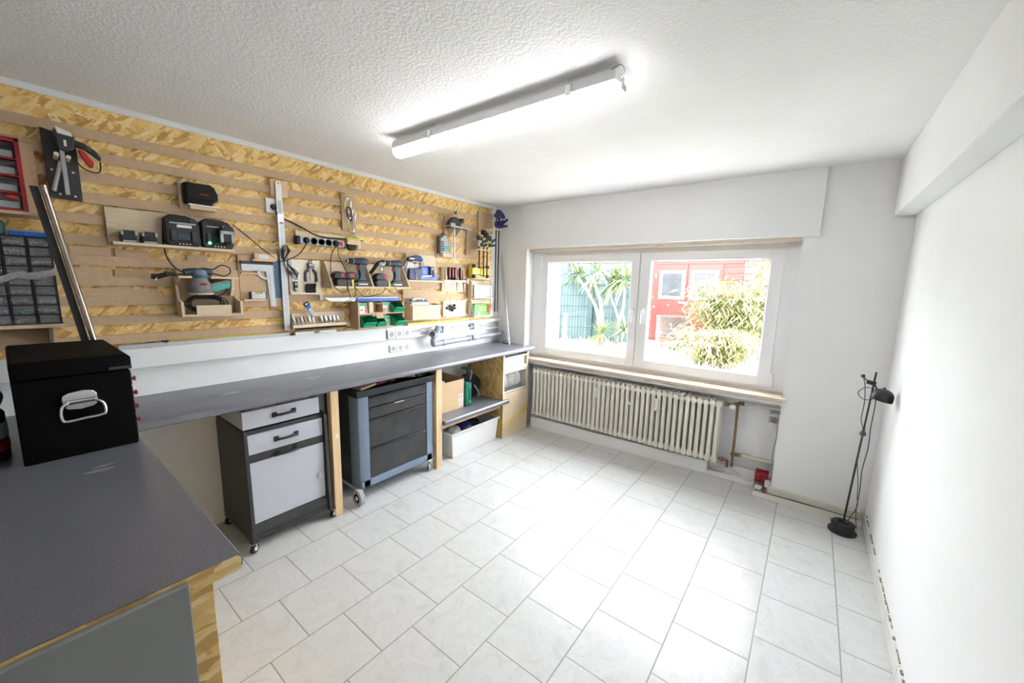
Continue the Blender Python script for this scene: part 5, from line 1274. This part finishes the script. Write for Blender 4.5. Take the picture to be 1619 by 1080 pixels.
part('shaft', MB().cyl((.072,-.846,1.448),(.072,-.848,1.534),.0045,n=10), 'steel', t)
t = thing('tweezers', 'grey steel tool between the red screwdrivers', 'tool', (.07, -.70, 1.43), G_)
part('shaft', MB().cyl((.072,-.698,1.432),(.072,-.698,1.545),.004,n=10), 'silverlbl', t)
t = thing('file', 'thin file with brown handle at the right end of the screwdriver rack', 'file', (.07, -.62, 1.43), G_)
part('handle', MB().cyl((.072,-.625,1.533),(.072,-.632,1.63),.009,r2=.007,n=12), 'copper', t)
part('shaft', MB().cyl((.072,-.612,1.430),(.072,-.625,1.534),.0045,n=8), 'char', t)

# ---------------------------------------------------------------- small saw shelf, folding set
h = thing('saw_holder', 'MDF board with bracketed little shelf for the plunge tool', 'holder', (.07, -.70, 1.93))
part('backboard', MB().prism([(-.838,1.935),(-.838,2.104),(-.72,2.104),(-.72,2.10),(-.566,2.005),(-.566,1.935)], 'x', RX, HX), 'mdf', h, .001)
part('shelf', MB().box(HX,.140,-.842,-.640,1.998,2.008).box(.02+HX,.125,-.842,-.560,1.998,2.008), 'silverlbl', h, .001)
for y in (-.775,-.700): part('bracket', MB().prism([(HX,1.998),(.132,1.998),(.126,1.985),(.06,1.925),(HX,1.915)], 'y', y-.008, y), 'pine_h', h, .001)
sw = thing('plunge_saw', 'black compact plunge tool with round knob on the small shelf', 'saw', (.10, -.76, 2.008))
part('base_plate', B(.060,.142,-.850,-.690,2.008,2.014), 'alu', sw, .001)
part('housing', MB().prism([(-.842,2.014),(-.690,2.014),(-.700,2.040),(-.722,2.078),(-.752,2.094),(-.792,2.088),(-.822,2.060),(-.838,2.040)], 'x', .078, .120), 'char', sw, .005)
part('handle', MB().cyl((.10,-.745,2.062),(.112,-.690,2.068),.012,n=14).cyl((.110,-.702,2.068),(.116,-.672,2.072),.021,n=18), 'black', sw)
part('knob_stem', MB().cyl((.10,-.785,2.085),(.11,-.762,2.125),.004,n=8), 'steel', sw)
part('knob', MB().ball((.112,-.760,2.130), .013), 'black', sw)
part('guard', MB().box(.120,.140,-.838,-.785,2.014,2.034), 'silverlbl', sw, .004)
single('hanging_rail', 'thin white rail hanging straight down below the plunge tool', 'rail', B(.112,.120,-.784,-.772,1.700,1.996), 'white_pl', bevel=.001)
hx = thing('folding_key_set', 'black and turquoise folding key set in a small wooden pocket', 'tool', (.06, -.86, 1.76))
part('case', MB().prism([(-.910,1.770),(-.808,1.770),(-.800,1.868),(-.826,1.895),(-.835,1.918),(-.870,1.930),(-.885,1.905),(-.910,1.895)], 'x', .048, .078), 'silverlbl', hx, .004)
part('turquoise_front', B(.078,.082,-.868,-.815,1.790,1.830), 'teal', hx, .002)
part('left_rail', B(.046,.070,-.930,-.908,1.764,1.912), 'black', hx, .002)
part('right_rail', B(.046,.070,-.806,-.796,1.79,1.872), 'black', hx, .002)
ks = MB()
for i in range(5): ks.box(.078,.083,-.905,-.875,1.785+i*.019,1.795+i*.019)
part('keys', ks, 'black', hx, .001)
part('clip', MB().tube([(.063,-.882,1.920),(.063,-.880,1.938),(.063,-.852,1.938),(.063,-.846,1.920)], .005, 6), 'black', hx)
h = thing('key_set_holder', 'small light wooden pocket below the folding key set', 'holder', (.07, -.83, 1.74))
part('backboard', B(RX, HX, -.934, -.745, 1.725, 1.900), 'mdf', h)
part('pocket', B(HX, .085, -.888, -.772, 1.735, 1.7695), 'mdf_light', h, .001)

# ---------------------------------------------------------------- clamps at the right end
h = thing('clamp_holder', 'lower MDF gusset holder carrying three bar clamps', 'holder', (.09, -.46, 1.77))
part('backboard', B(RX, HX, -.550, -.380, 1.770, 2.010), 'mdf', h, .001)
part('arm', B(HX, .150, -.500, -.325, 1.826, 1.836), 'mdf_light', h, .001)
part('gusset', MB().prism([(HX,1.826),(.142,1.826),(HX,1.775)], 'y', -.512, -.500), 'mdf_light', h, .001)
h = thing('clamp_holder', 'upper MDF holder in the corner carrying two blue clamps', 'holder', (.11, -.30, 2.02))
part('backboard', B(RX, HX, -.382, -.160, 2.015, 2.212), 'mdf', h, .001)
part('arm', B(HX, .192, -.332, -.205, 2.036, 2.046), 'mdf_light', h, .001)
part('gusset', MB().prism([(HX,2.036),(.182,2.036),(HX,1.985)], 'y', -.345, -.333), 'mdf_light', h, .001)
def clamp(label, x, y, ztop, zbot, zbody, mats, s=1.0, g=None):
    t = thing('bar_clamp', label, 'clamp', (x, y, zbot), g)
    part('bar', B(x-.004, x+.004, y-.0065, y+.0065, zbot, ztop-.01), 'rubber', t, .001)
    part('fixed_jaw', MB().prism([(-.012,0),(.028,0),(.034,-.022),(.030,-.052),(.008,-.050),(-.030,-.062),(-.072,-.075),(-.078,-.050),(-.060,-.030)], 'y', -.014, .014).xf(Matrix.Translation((x,y,ztop))@Matrix.Scale(s,4)@Matrix.Rotation(-PI/2,4,'Z')), mats[0], t, .004)
    part('body', MB().prism([(-.016,.052),(.024,.052),(.026,-.010),(-.010,-.018),(-.040,-.010),(-.075,.040),(-.080,.062),(-.050,.060),(-.030,.030)], 'y', -.015, .015).xf(Matrix.Translation((x,y,zbody))@Matrix.Scale(s,4)@Matrix.Rotation(-PI/2,4,'Z')), mats[1], t, .004)
    part('grip_handle', MB().tube([(.006,-.004,.008),(.030,0,.020),(.060,0,.045),(.085,0,.066)], .011*s, 10).xf(Matrix.Translation((x,y,zbody))@Matrix.Scale(s,4)@Matrix.Rotation(.5,4,'Z')), mats[2], t)
    part('trigger_lever', MB().tube([(.006,0,-.004),(.040,0,.000),(.085,0,.006)], .011*s, 10).xf(Matrix.Translation((x,y,zbody))@Matrix.Scale(s,4)@Matrix.Rotation(.5,4,'Z')), mats[3], t)
    part('pad', MB().cyl((0,-.016,0),(0,-.028,0),.014).xf(Matrix.Translation((x,y-.045*s,zbody+.055*s))@Matrix.Rotation(0,4,'Z')), 'silverlbl', t, .002)
    return t
G_ = 'long bar clamps in the corner'
clamp('navy bar clamp in the corner, highest of all clamps', .178, -.226, 2.235, 1.225, 2.075, ('blue_d','blue_d','blue_d','blue_d'), 1.05, G_)
clamp('navy bar clamp hidden behind the highest navy clamp', .176, -.264, 2.195, 1.225, 2.078, ('char','blue_d','blue_d','blue_d'), .80, G_)
G_ = 'short bar clamps on the lower gusset holder'
clamp('teal handled bar clamp, rightmost on the lower gusset holder', .140, -.355, 1.975, 1.572, 1.876, ('char','silverlbl','tealcl','tealcl'), 1.0, G_)
clamp('black and yellow bar clamp, middle one on the lower holder', .138, -.405, 2.022, 1.570, 1.900, ('black','yellow','char','yellow'), .92, G_)
clamp('grey and black bar clamp, leftmost on the lower holder', .136, -.466, 1.965, 1.650, 1.872, ('char','silverlbl','tealcl','char'), .92, G_)

# ---------------------------------------------------------------- right column of small shelves
def cubby(name, label, z0, z1, side=True):
    h = thing(name, label, 'holder', (.08, -.37, z0), 'small MDF cubbies at the right end of the tool wall')
    part('backboard', B(RX, HX, -.490, -.200, z0, z1), 'mdf_light', h, .001)
    part('ledge', B(HX, .125, -.520, -.222, z0, z0+.011), 'birch', h, .001)
    if side: part('side_panel', B(HX, .100, -.530, -.520, z0, z1-.01), 'mdf_light', h, .001)
    return h
cubby('cubby', 'top small ledge carrying the yellow tool', 1.546, 1.70, False)
cubby('cubby', 'middle small cubby carrying the clear white box', 1.358, 1.535)
cubby('cubby', 'lowest small cubby carrying the green metal box', 1.178, 1.345)
yt = thing('yellow_laser', 'yellow and black bumper tool on the top small ledge', 'tool', (.09, -.42, 1.5575))
part('body', MB().prism([(-.525,1.560),(-.330,1.560),(-.306,1.590),(-.302,1.640),(-.318,1.672),(-.345,1.688),(-.510,1.688),(-.540,1.665),(-.543,1.60)], 'x', .060, .118), 'yellow', yt, .008)
for a, b_ in (((-.520,1.575)),((-.520,1.672)),((-.325,1.578)),((-.325,1.670))):
    part('black_bumper', MB().ball((.116,a,b_), .026, (.5,1.1,.75)), 'rubber', yt)
part('black_band', MB().tube([(.120,-.50,1.585),(.121,-.44,1.590),(.120,-.38,1.578),(.118,-.32,1.585)], .0045, 8).tube([(.118,-.50,1.670),(.119,-.42,1.660),(.118,-.34,1.672)], .005, 8), 'rubber', yt)
part('screw', MB().cyl((.119,-.49,1.588),(.124,-.49,1.588),.009,n=16).cyl((.119,-.49,1.668),(.124,-.49,1.668),.008,n=16), 'silverlbl', yt)
wb_ = thing('clear_case', 'clear case with white inlay in the middle cubby', 'case', (.09, -.38, 1.3695))
part('inlay', B(.062, .112, -.500, -.235, 1.372, 1.490), 'paper', wb_, .003)
part('shell', MB().box(.058,.118,-.515,-.500,1.370,1.496).box(.058,.118,-.235,-.226,1.370,1.496).box(.058,.118,-.50,-.235,1.490,1.496), 'clear', wb_, .001)
part('blue_line', MB().box(.112,.1126,-.335,-.330,1.374,1.488).box(.112,.1126,-.268,-.262,1.374,1.488), 'bluegrey', wb_)
part('latch', B(.112,.118,-.455,-.415,1.372,1.400), 'white_pl', wb_, .002)
gb = thing('green_metal_box', 'green metal box with red lever and yellow print in the lowest cubby', 'box', (.09, -.39, 1.1895))
part('body', MB().prism([(-.510,1.190),(-.262,1.190),(-.252,1.300),(-.500,1.306)], 'x', .060, .112), 'green_l', gb, .003)
part('side', B(.060,.108,-.526,-.509,1.190,1.296), 'green_d', gb, .002)
part('raised_frame', MB().box(.112,.1145,-.478,-.300,1.205,1.211).box(.112,.1145,-.478,-.300,1.282,1.288).box(.112,.1145,-.478,-.472,1.205,1.288), 'green_l', gb, .001)
yl = MB()
for r_ in range(2):
    for i in range(7): yl.box(.112,.1128,-.440+i*.018,-.428+i*.018,1.262-r_*.026,1.274-r_*.026)
part('yellow_print', yl, 'lime', gb)
part('red_lever', MB().prism([(-.312,1.245),(-.296,1.296),(-.262,1.300),(-.256,1.262),(-.284,1.212),(-.300,1.215)], 'x', .112, .120), 'redorange', gb, .002)
part('paper_tag', MB().box(.1125,.114,-.448,-.418,1.190,1.222).box(.1125,.114,-.262,-.236,1.192,1.222), 'paper', gb)
single('white_screws', 'strip of white dots above the green metal box', 'strip', MB().box(.06,.07,-.50,-.26,1.310,1.316), 'paper')

# ---------------------------------------------------------------- router bits
h = thing('router_bit_board', 'pale square board with a cross of dark router bits', 'holder', (.05, -.69, 1.19))
part('backboard', B(RX, HX, -.852, -.540, 1.188, 1.340), 'birch', h, .001)
part('ledge', B(HX, .060, -.832, -.520, 1.188, 1.20), 'birch', h, .001)
random.seed(15)
G_ = 'router bits on the pale square board'
for i, (y, z0, z1) in enumerate(((-.778,1.245,1.335),(-.750,1.215,1.340),(-.722,1.250,1.300))):
    t = thing('router_bit', ['left','middle and tallest','right'][i] + ' dark router bit on the pale square board', 'bit', (.06, y, z0), G_)
    part('shank', MB().cyl((.060,y,z0),(.060,y,z1),.003,n=8), 'steel', t)
    part('cutter', MB().lathe([(.003,0),(.013,.004),(.013,.020),(.005,.022),(.005,.028),(.012,.032),(.012,.048),(.003,.052)], (.060,y,(1.250,1.238,1.256)[i]), n=14), 'black', t)
t = thing('router_bit', 'lying thin router bit pointing left on the pale square board', 'bit', (.06, -.815, 1.268), G_)
part('shank', MB().cyl((.074,-.845,1.272),(.074,-.705,1.272),.0032,n=8), 'black', t)
part('cutter', MB().lathe([(.003,0),(.011,.003),(.011,.014),(.003,.018)], (.074,-.845,1.272), (0,1,0), 12), 'black', t)

# ---------------------------------------------------------------- trunking with sockets along the left wall
TX = .050
tr_ = thing('wall_trunking', 'white cable trunking running along the tool wall above the worktop', 'trunking', (.025, -2.3, 1.04))
z0, z1 = 1.032, 1.137
a = MB().box(.0005, TX, -4.5, -1.472, z0, z1)
part('closed_cover', a, 'gloss_white', tr_, .003)
a = MB().box(.0005, .008, -1.472, -.012, z0, z1).box(.008, TX, -1.472, -.012, z1-.030, z1).box(.008, TX, -1.472, -.012, z0, z0+.010)
for y0, y1 in ((-1.472,-1.240),(-.850,-.776),(-.434,-.360),(-.032,-.012)): a.box(.008, TX, y0, y1, z0+.010, z1-.030)
part('open_channel', a, 'gloss_white', tr_, .001)
for y in (-.812,-.396): part('orange_mark', B(TX, TX+.0005, y-.012, y+.006, 1.068, 1.071), 'redorange', tr_)
for y in (-.895,-.470): part('junction_box', B(.010, .034, y, y+.046, 1.045, 1.105), 'blue_st', tr_, .003)
random.seed(19)
G_ = 'loose cables in the open trunking'
for i in range(14):
    seg = ((-1.235,-.86),(-.772,-.44),(-.356,-.04))[i % 3]
    pts = []
    for q in range(6):
        y = seg[0] + (seg[1]-seg[0])*q/5
        pts.append((random.uniform(.026,.046), y, random.uniform(1.050,1.098)))
    part('cable', MB().tube(pts, random.choice((.0022,.003,.0035)), 6), random.choice(('white_pl','silverlbl','cream_pl')), tr_)
def outlet3(label, x, y0, z0, w, hh, g):
    t = thing('triple_socket', label, 'socket', (x, y0, z0), g)
    n = 3; gw = w/n
    part('frame', B(x, x+.006, y0, y0+w, z0, z0+hh), 'white_pl', t, .002)
    for i in range(n):
        yc = y0+gw*(i+.5); zc = z0+hh/2
        s_ = part('socket_insert', MB().box(x+.006, x+.013, yc-gw*.46, yc+gw*.46, zc-hh*.46, zc+hh*.46), 'white_pl', t, .002)
        part('recess', MB().lathe([(.0205,.0002),(.0205,.0015),(.019,.0015),(.018,.0005),(.001,.0005)], (x+.013,yc,zc), (1,0,0), 22), 'silverlbl', s_)
        part('holes', MB().cyl((x+.0134,yc-.0095,zc),(x+.0142,yc-.0095,zc),.003,n=10).cyl((x+.0134,yc+.0095,zc),(x+.0142,yc+.0095,zc),.003,n=10).box(x+.0134,x+.0142,yc-.003,yc+.003,zc+.014,zc+.019).box(x+.0134,x+.0142,yc-.003,yc+.003,zc-.019,zc-.014), 'black', s_)
outlet3('upper white triple socket set into the wall trunking', TX, -1.469, 1.040, .228, .074, 'triple sockets above the worktop')
outlet3('lower white triple socket on the wall just above the worktop', .0005, -1.415, .914, .204, .068, 'triple sockets above the worktop')
part('dark_side', B(.0005, TX+.001, -1.474, -1.470, 1.040, 1.114), 'char', tr_)
# rules lying on the trunking
st_ = thing('straightedge', 'long grey straightedge lying on the trunking left of the long ruler', 'ruler', (.045, -2.6, 1.137))
part('profile', B(.036, .054, -3.010, -2.205, 1.1375, 1.158), 'alu', st_, .001)
part('slider', MB().box(.030,.060,-2.842,-2.818,1.158,1.166).cyl((.058,-2.83,1.160),(.064,-2.83,1.160),.006,n=10), 'char', st_, .001)
single('yellow_rule', 'thin yellow folding rule behind the grey straightedge', 'ruler', B(.019, .033, -2.815, -2.215, 1.1375, 1.163), 'yellow', bevel=.001)
yl_ = thing('yellow_level', 'yellow level with black end lying on the trunking at the right', 'level', (.045, -.95, 1.137))
part('body', B(.034, .056, -1.262, -.640, 1.1375, 1.160), 'yellow', yl_, .001)
part('end_cap', B(.032, .058, -1.325, -1.262, 1.1375, 1.161), 'black', yl_, .002)
part('vial', B(.034, .0575, -.925, -.895, 1.144, 1.156), 'silverlbl', yl_, .001)
wh = thing('blade_case', 'flat white box with grey oval badge below the bit tray', 'box', (.07, -2.04, 1.14))
part('box', B(.055, .085, -2.185, -1.905, 1.138, 1.1600), 'white_pl', wh, .002)
part('badge', MB().ball((.085,-2.045,1.150), .022, (.15,1,.40)), 'sandgrey', wh)

# ---------------------------------------------------------------- drain pipe
dp = thing('drain_pipe', 'grey plastic drain pipe with branch running above the worktop', 'pipe', (.09, -.5, .88))
part('long_pipe', MB().cyl((.080,-.985,.955),(.080,-.530,.965),.023,n=22).cyl((.080,-.44,.967),(.080,-.06,.972),.021,n=22), 'pvc', dp)
part('coupler', MB().lathe([(.027,0),(.029,.002),(.029,.022),(.027,.024)], (.080,-.555,.965), (0,1,0), 22), 'pvc', dp)
part('coupler', MB().lathe([(.026,0),(.028,.002),(.028,.050),(.024,.052)], (.080,-.50,.966), (0,1,0), 22), 'pvc', dp)
part('white_ring', MB().lathe([(.024,0),(.026,.001),(.026,.030),(.024,.031)], (.080,-.450,.967), (0,1,0), 22), 'white_pl', dp)
part('coupler', MB().lathe([(.026,0),(.028,.002),(.028,.03),(.026,.032)], (.080,-.90,.957), (0,1,0), 22), 'pvc', dp)
part('elbow', MB().tube([(.080,-.950,.956),(.080,-.985,.953),(.082,-1.005,.965),(.084,-1.010,.995)], .026, 18).ball((.082,-1.000,.957),.029), 'pvc', dp)
part('branch', MB().cyl((.084,-1.012,.985),(.080,-.940,1.095),.026,n=20).cyl((.080,-.955,1.075),(.080,-.935,1.105),.031,n=20), 'pvc', dp)
part('branch_stub', MB().lathe([(.024,0),(.026,.002),(.026,.038),(.030,.040),(.030,.060),(.025,.060),(.024,.02)], (.085,-.985,1.035), (.35,-.9,.25), 22), 'pvc', dp)
part('branch_stub', MB().lathe([(.022,0),(.024,.030),(.028,.032),(.028,.05),(.022,.05)], (.078,-.960,1.05), (-.1,.6,.6), 20), 'pvc', dp)
part('end_elbow', MB().tube([(.080,-.09,.971),(.080,-.05,.973),(.080,-.036,.955),(.080,-.034,.880)], .022, 16).cyl((.08,-.036,1.00),(.08,-.036,.96),.026,n=18).cyl((.08,-.034,.877),(.08,-.034,.90),.027,n=18), 'pvc', dp)
part('pipe_clip', MB().box(.0005,.07,-.70,-.685,.955,.975).box(.0005,.07,-.30,-.285,.955,.975), 'silverlbl', dp)
single('short_cable', 'dark cable loop lying on the worktop in the corner', 'cable', MB().tube([(.12,-.06,.882),(.16,-.05,.900),(.21,-.06,.890),(.24,-.09,.880),(.20,-.11,.880),(.15,-.10,.880)], .003, 6), 'char')
# thin rods standing in the corner
G_ = 'thin metal rods leaning in the corner'
for i, (b_, t_, r_) in enumerate((((.215,-.060,.877),(.045,-.012,1.86),.0045),((.245,-.100,.877),(.080,-.012,1.62),.0055),((.185,-.045,.877),(.028,-.010,1.80),.004),((.270,-.125,.877),(.100,-.010,1.42),.004))):
    single('metal_rod', ['tallest of the thin grey rods leaning in the corner behind the drain pipe','rightmost tall rod leaning in the corner','leftmost thin grey rod leaning in the corner','shortest grey rod leaning in the corner'][i], 'rod', MB().cyl(b_, t_, r_, n=8), 'steel', G_)
# ---------------------------------------------------------------- garden outside
GZ = .47
single('garden_ground', 'pale overexposed gravel and ground in front of the window', 'ground', B(-6, 8, .36, 12, GZ-.12, GZ), 'gravel').__setitem__('kind', 'structure')
struct('wall_exterior', B(-1.6, -.35, .36, 1.92, GZ, 3.4), 'white')
# teal fence: two planes with a post
fe = thing('garden_fence', 'teal wire fence with woven privacy strips behind the yuccas', 'fence', (-.6, 3.2, GZ))
def fpanel(p0, p1, h, mat='fence'):
    p0, p1 = Vector(p0), Vector(p1); L = (p1-p0).length; d = (p1-p0)/L; n_ = Vector((d.y,-d.x,0))
    s = MB(); w = .10; i = 0; x = 0
    random.seed(2)
    while x < L-.01:
        x1 = min(x+w+.004, L); o_ = n_*(.006*((i%2)*2-1))
        a, b_ = p0+d*x+o_, p0+d*x1+o_
        t = n_*.003
        vs = [s.bm.verts.new(v) for v in (a-t, b_-t, b_+t, a+t)]; ws = [s.bm.verts.new(v+Vector((0,0,h))) for v in (a-t, b_-t, b_+t, a+t)]
        s.bridge(vs, ws); s.bm.faces.new(vs[::-1]); s.bm.faces.new(ws); x += w; i += 1
    o1 = part('privacy_strips', s, 'fence', fe)
    wr = MB(); k = 0; z = .06
    while z < h: wr.cyl(p0-n_*.014*-1+Vector((0,0,z)), p1+n_*.014+Vector((0,0,z)), .004, n=6); z += .20
    x = 0
    while x < L: wr.cyl(p0+d*x+n_*.016, p0+d*x+n_*.016+Vector((0,0,h)), .003, n=6); x += .055
    part('wire_mesh', wr, 'fence_d', fe)
fpanel((-1.75, 2.62, GZ), (-.62, 3.45, GZ), 1.62)
fpanel((-.56, 3.50, GZ), (.30, 3.60, GZ), 1.60)
part('post', B(-.66, -.54, 3.44, 3.52, GZ, GZ+1.75), 'fence_d', fe, .004)
single('white_post', 'white marker post in front of the teal fence', 'post', MB().cyl((-.72,2.75,GZ),(-.72,2.75,1.02),.035,n=14), 'white')
# yuccas
def yucca(label, trunk, r0, crowns, seed, nl=42, L=.42):
    random.seed(seed)
    t = thing('yucca_plant', label, 'plant', trunk[0], 'yuccas in front of the teal fence')
    if len(trunk) > 1: part('trunk', MB().tube(trunk, r0, 10, r2=r0*.75), 'bark', t)
    for c in crowns:
        m_ = MB(); 
        for i in range(nl):
            a = i*2.4; e = random.uniform(-.55, 1.35)
            d_ = Vector((math.cos(a)*math.cos(e), math.sin(a)*math.cos(e), math.sin(e)))
            m_.leaf(Vector(c)+d_*.03, d_, L*random.uniform(.75,1.1), .017, random.uniform(.15,.75), 5)
        part('leaf_crown', m_, 'leaf_y', t)
    return t
yucca('yucca with trunk leaning left in front of the teal fence', [(-.15,3.0,GZ),(-.165,3.0,.80),(-.25,3.0,1.12),(-.42,3.0,1.40),(-.62,3.0,1.64)], .030, [(-.62,3.0,1.70)], 1)
yucca('yucca with straight pale trunk right of the leaning one', [(-.06,2.92,GZ),(-.09,2.92,.90),(-.13,2.92,1.22),(-.24,2.92,1.50),(-.28,2.92,1.66)], .032, [(-.22,2.92,1.74)], 2)
yucca('branching yucca beside the window mullion', [(.14,3.05,GZ),(.16,3.05,.90),(.22,3.05,1.15),(.22,3.05,1.52)], .030, [(.24,3.05,1.62),(.04,3.12,1.56)], 3, 46, .46)
yucca('slim reddish yucca stem behind the branching yucca', [(.16,3.08,.88),(.07,3.10,1.12),(-.03,3.12,1.30),(-.03,3.12,1.50)], .022, [(-.02,3.12,1.62)], 4, 30)
yucca('low young yucca at the foot of the trunks', [(-.02,2.75,GZ),(-.02,2.75,.62)], .03, [(-.02,2.75,.72)], 5, 40, .34)
yucca('low yucca tuft right of the trunks', [(.34,2.85,GZ),(.34,2.85,.62)], .03, [(.36,2.85,.80)], 6, 40, .38)
yucca('tall yucca tuft over the left of the fence', [(-1.02,3.3,GZ),(-1.02,3.3,1.8)], .03, [(-1.02,3.3,1.98)], 8, 40, .40)
# shed
sh_ = thing('garden_shed', 'red wooden garden shed with double door and white windows', 'shed', (1.2, 5.0, GZ))
part('front_wall', B(.20, 1.75, 4.52, 4.60, GZ, 2.35), 'shed', sh_)
gr = MB()
for i in range(16): gr.box(.205, .30, 4.514, 4.522, GZ+.05+i*.115, GZ+.145+i*.115)
for i in range(16): gr.box(1.42, 1.75, 4.514, 4.522, GZ+.05+i*.115, GZ+.145+i*.115)
part('side_boards', gr, 'shed', sh_, .003)
part('side_wall', MB().prism([(1.75,4.52),(2.62,5.35),(2.60,5.42),(1.70,4.60)], 'z', GZ, 2.22), 'shed', sh_)
sb = MB()
for i in range(15):
    z = GZ+.05+i*.115
    sb.prism([(1.757,4.512),(2.627,5.342),(2.62,5.35),(1.75,4.52)], 'z', z, z+.095)
part('side_boards', sb, 'shed', sh_)
part('roof', MB().prism([(.05,4.40),(1.80,4.40),(2.85,5.40),(2.6,5.7),(.05,5.7)], 'z', 2.36, 2.42), 'roofing', sh_)
part('roof_eave', MB().prism([(1.74,4.46),(1.80,4.44),(2.75,5.36),(2.68,5.40)], 'z', 2.14, 2.36), 'roofing', sh_)
part('lintel', B(.22, 1.74, 4.500, 4.52, 1.955, 2.06), 'shed', sh_, .003)
for dx0, dx1, wx0, wx1, lab in ((.225,.842,.345,.812,'left'),(.852,1.43,.905,1.372,'right')):
    d = part('door', B(dx0, dx1, 4.495, 4.52, GZ+.03, 1.95), 'shed', sh_, .003)
    gv = MB(); x = dx0+.03
    while x < dx1-.02: gv.box(x, x+.05, 4.490, 4.4955, GZ+.06, 1.27); x += .057
    part('planking', gv, 'shed', d, .002)
    f_ = MB(); z0, z1 = 1.30, 1.835; b_ = .052
    f_.box(wx0,wx1,4.478,4.495,z0,z0+b_).box(wx0,wx1,4.478,4.495,z1-b_,z1).box(wx0,wx0+b_,4.478,4.495,z0+b_,z1-b_).box(wx1-b_,wx1,4.478,4.495,z0+b_,z1-b_)
    part('window_frame', f_, 'white', d, .003)
    part('pane', B(wx0+b_,wx1-b_,4.486,4.492,z0+b_,z1-b_), 'shedglass' if lab == 'left' else 'shedglass_r', d)
part('latch', MB().box(.73,.86,4.478,4.490,1.222,1.250).cyl((.865,4.475,1.215),(.865,4.485,1.215),.025,n=12), 'silverlbl', sh_, .003)
part('hinge', MB().box(.262,.280,4.485,4.495,1.70,1.78).box(.262,.280,4.485,4.495,1.12,1.16), 'silverlbl', sh_)
part('side_window', MB().prism([(2.02,4.760),(2.20,4.932),(2.19,4.94),(2.01,4.768)], 'z', 1.45, 1.86), 'white', sh_)
# barrel
br = thing('rain_barrel', 'rusty metal barrel standing in front of the red shed', 'barrel', (.78, 3.98, GZ))
part('drum', MB().lathe([(.258,0),(.262,.01),(.262,.16),(.270,.17),(.270,.185),(.262,.195),(.262,.215),(.270,.225),(.270,.24),(.262,.25),(.262,.52),(.268,.53),(.268,.545),(.250,.548),(.248,.50)], (.78,3.98,GZ), n=40), 'barrel', br)
# bamboo bush
def bush(label, cx, cy, w, h, n, seed, mats, L=.15, name='bamboo_bush', grp=None, wl=.009):
    random.seed(seed)
    t = thing(name, label, 'bush', (cx, cy, GZ), grp)
    stx = MB(); tips = []
    for i in range(26):
        a = random.uniform(0, 2*PI); r = w*random.uniform(.1, .5)
        base = Vector((cx+random.uniform(-.15,.15)*w, cy+random.uniform(-.15,.15)*w, GZ)); hh = h*random.uniform(.6,1)
        tip = Vector((cx+r*math.cos(a), cy+r*.7*math.sin(a), GZ+hh)); mid = base.lerp(tip,.5)+Vector((0,0,.12*h))
        stx.tube([base, mid, tip], .006, 6, r2=.002); tips.append((base, mid, tip))
    part('canes', stx, 'bark', t)
    for k, mt in enumerate(mats):
        m_ = MB()
        for i in range(n//len(mats)):
            b_, md_, tp = random.choice(tips); q = random.random()**.6
            p = (b_*(1-q)**2 + md_*2*q*(1-q) + tp*q*q) + Vector((random.gauss(0,.13*w), random.gauss(0,.10*w), random.gauss(0,.05*h)))
            p.z = max(p.z, GZ+.03)
            a = random.uniform(0,2*PI); e = random.uniform(-.7,.5)
            m_.leaf(p, (math.cos(a)*math.cos(e), math.sin(a)*math.cos(e), math.sin(e)), L*random.uniform(.6,1.2), wl, .3, 3)
        part('leaves', m_, mt, t)
    return t
bush('large pale yellow-green bamboo bush in front of the red shed', 1.90, 3.30, 1.20, 1.15, 7000, 51, ('leaf_b','leaf_p','leaf_b'))
bush('lower pale bush filling the front right of the window', 1.80, 2.50, .95, .52, 4200, 52, ('leaf_b','leaf_p'), .12)
bush('pale bush at the right edge of the window', 2.40, 3.7, 1.0, 1.75, 5200, 54, ('leaf_b','leaf_p'))
bush('green leafy tree top right of the shed roof', 2.75, 6.2, 1.6, 2.3, 1600, 55, ('leaf_d','leaf_b'), .16, 'garden_tree', wl=.03)
bush('small white leaved plant hiding the foot of the barrel', .98, 3.45, .45, .22, 400, 56, ('leaf_w','leaf_b'), .09)
random.seed(61)
gm = MB()
for i in range(3800):
    x, y_ = random.uniform(-1.4, 2.9), random.uniform(1.3, 3.4)
    if y_ < 2.12: x = abs(x) - .12
    a = random.uniform(0, 2*PI); e = random.uniform(.5, 1.4)
    gm.leaf((x, y_, GZ), (math.cos(a)*math.cos(e), math.sin(a)*math.cos(e), math.sin(e)), random.uniform(.05,.17), .006, .2, 2)
single('ground_cover', 'pale grassy ground cover below the window', 'grass', gm, 'leaf_w', kind='stuff')
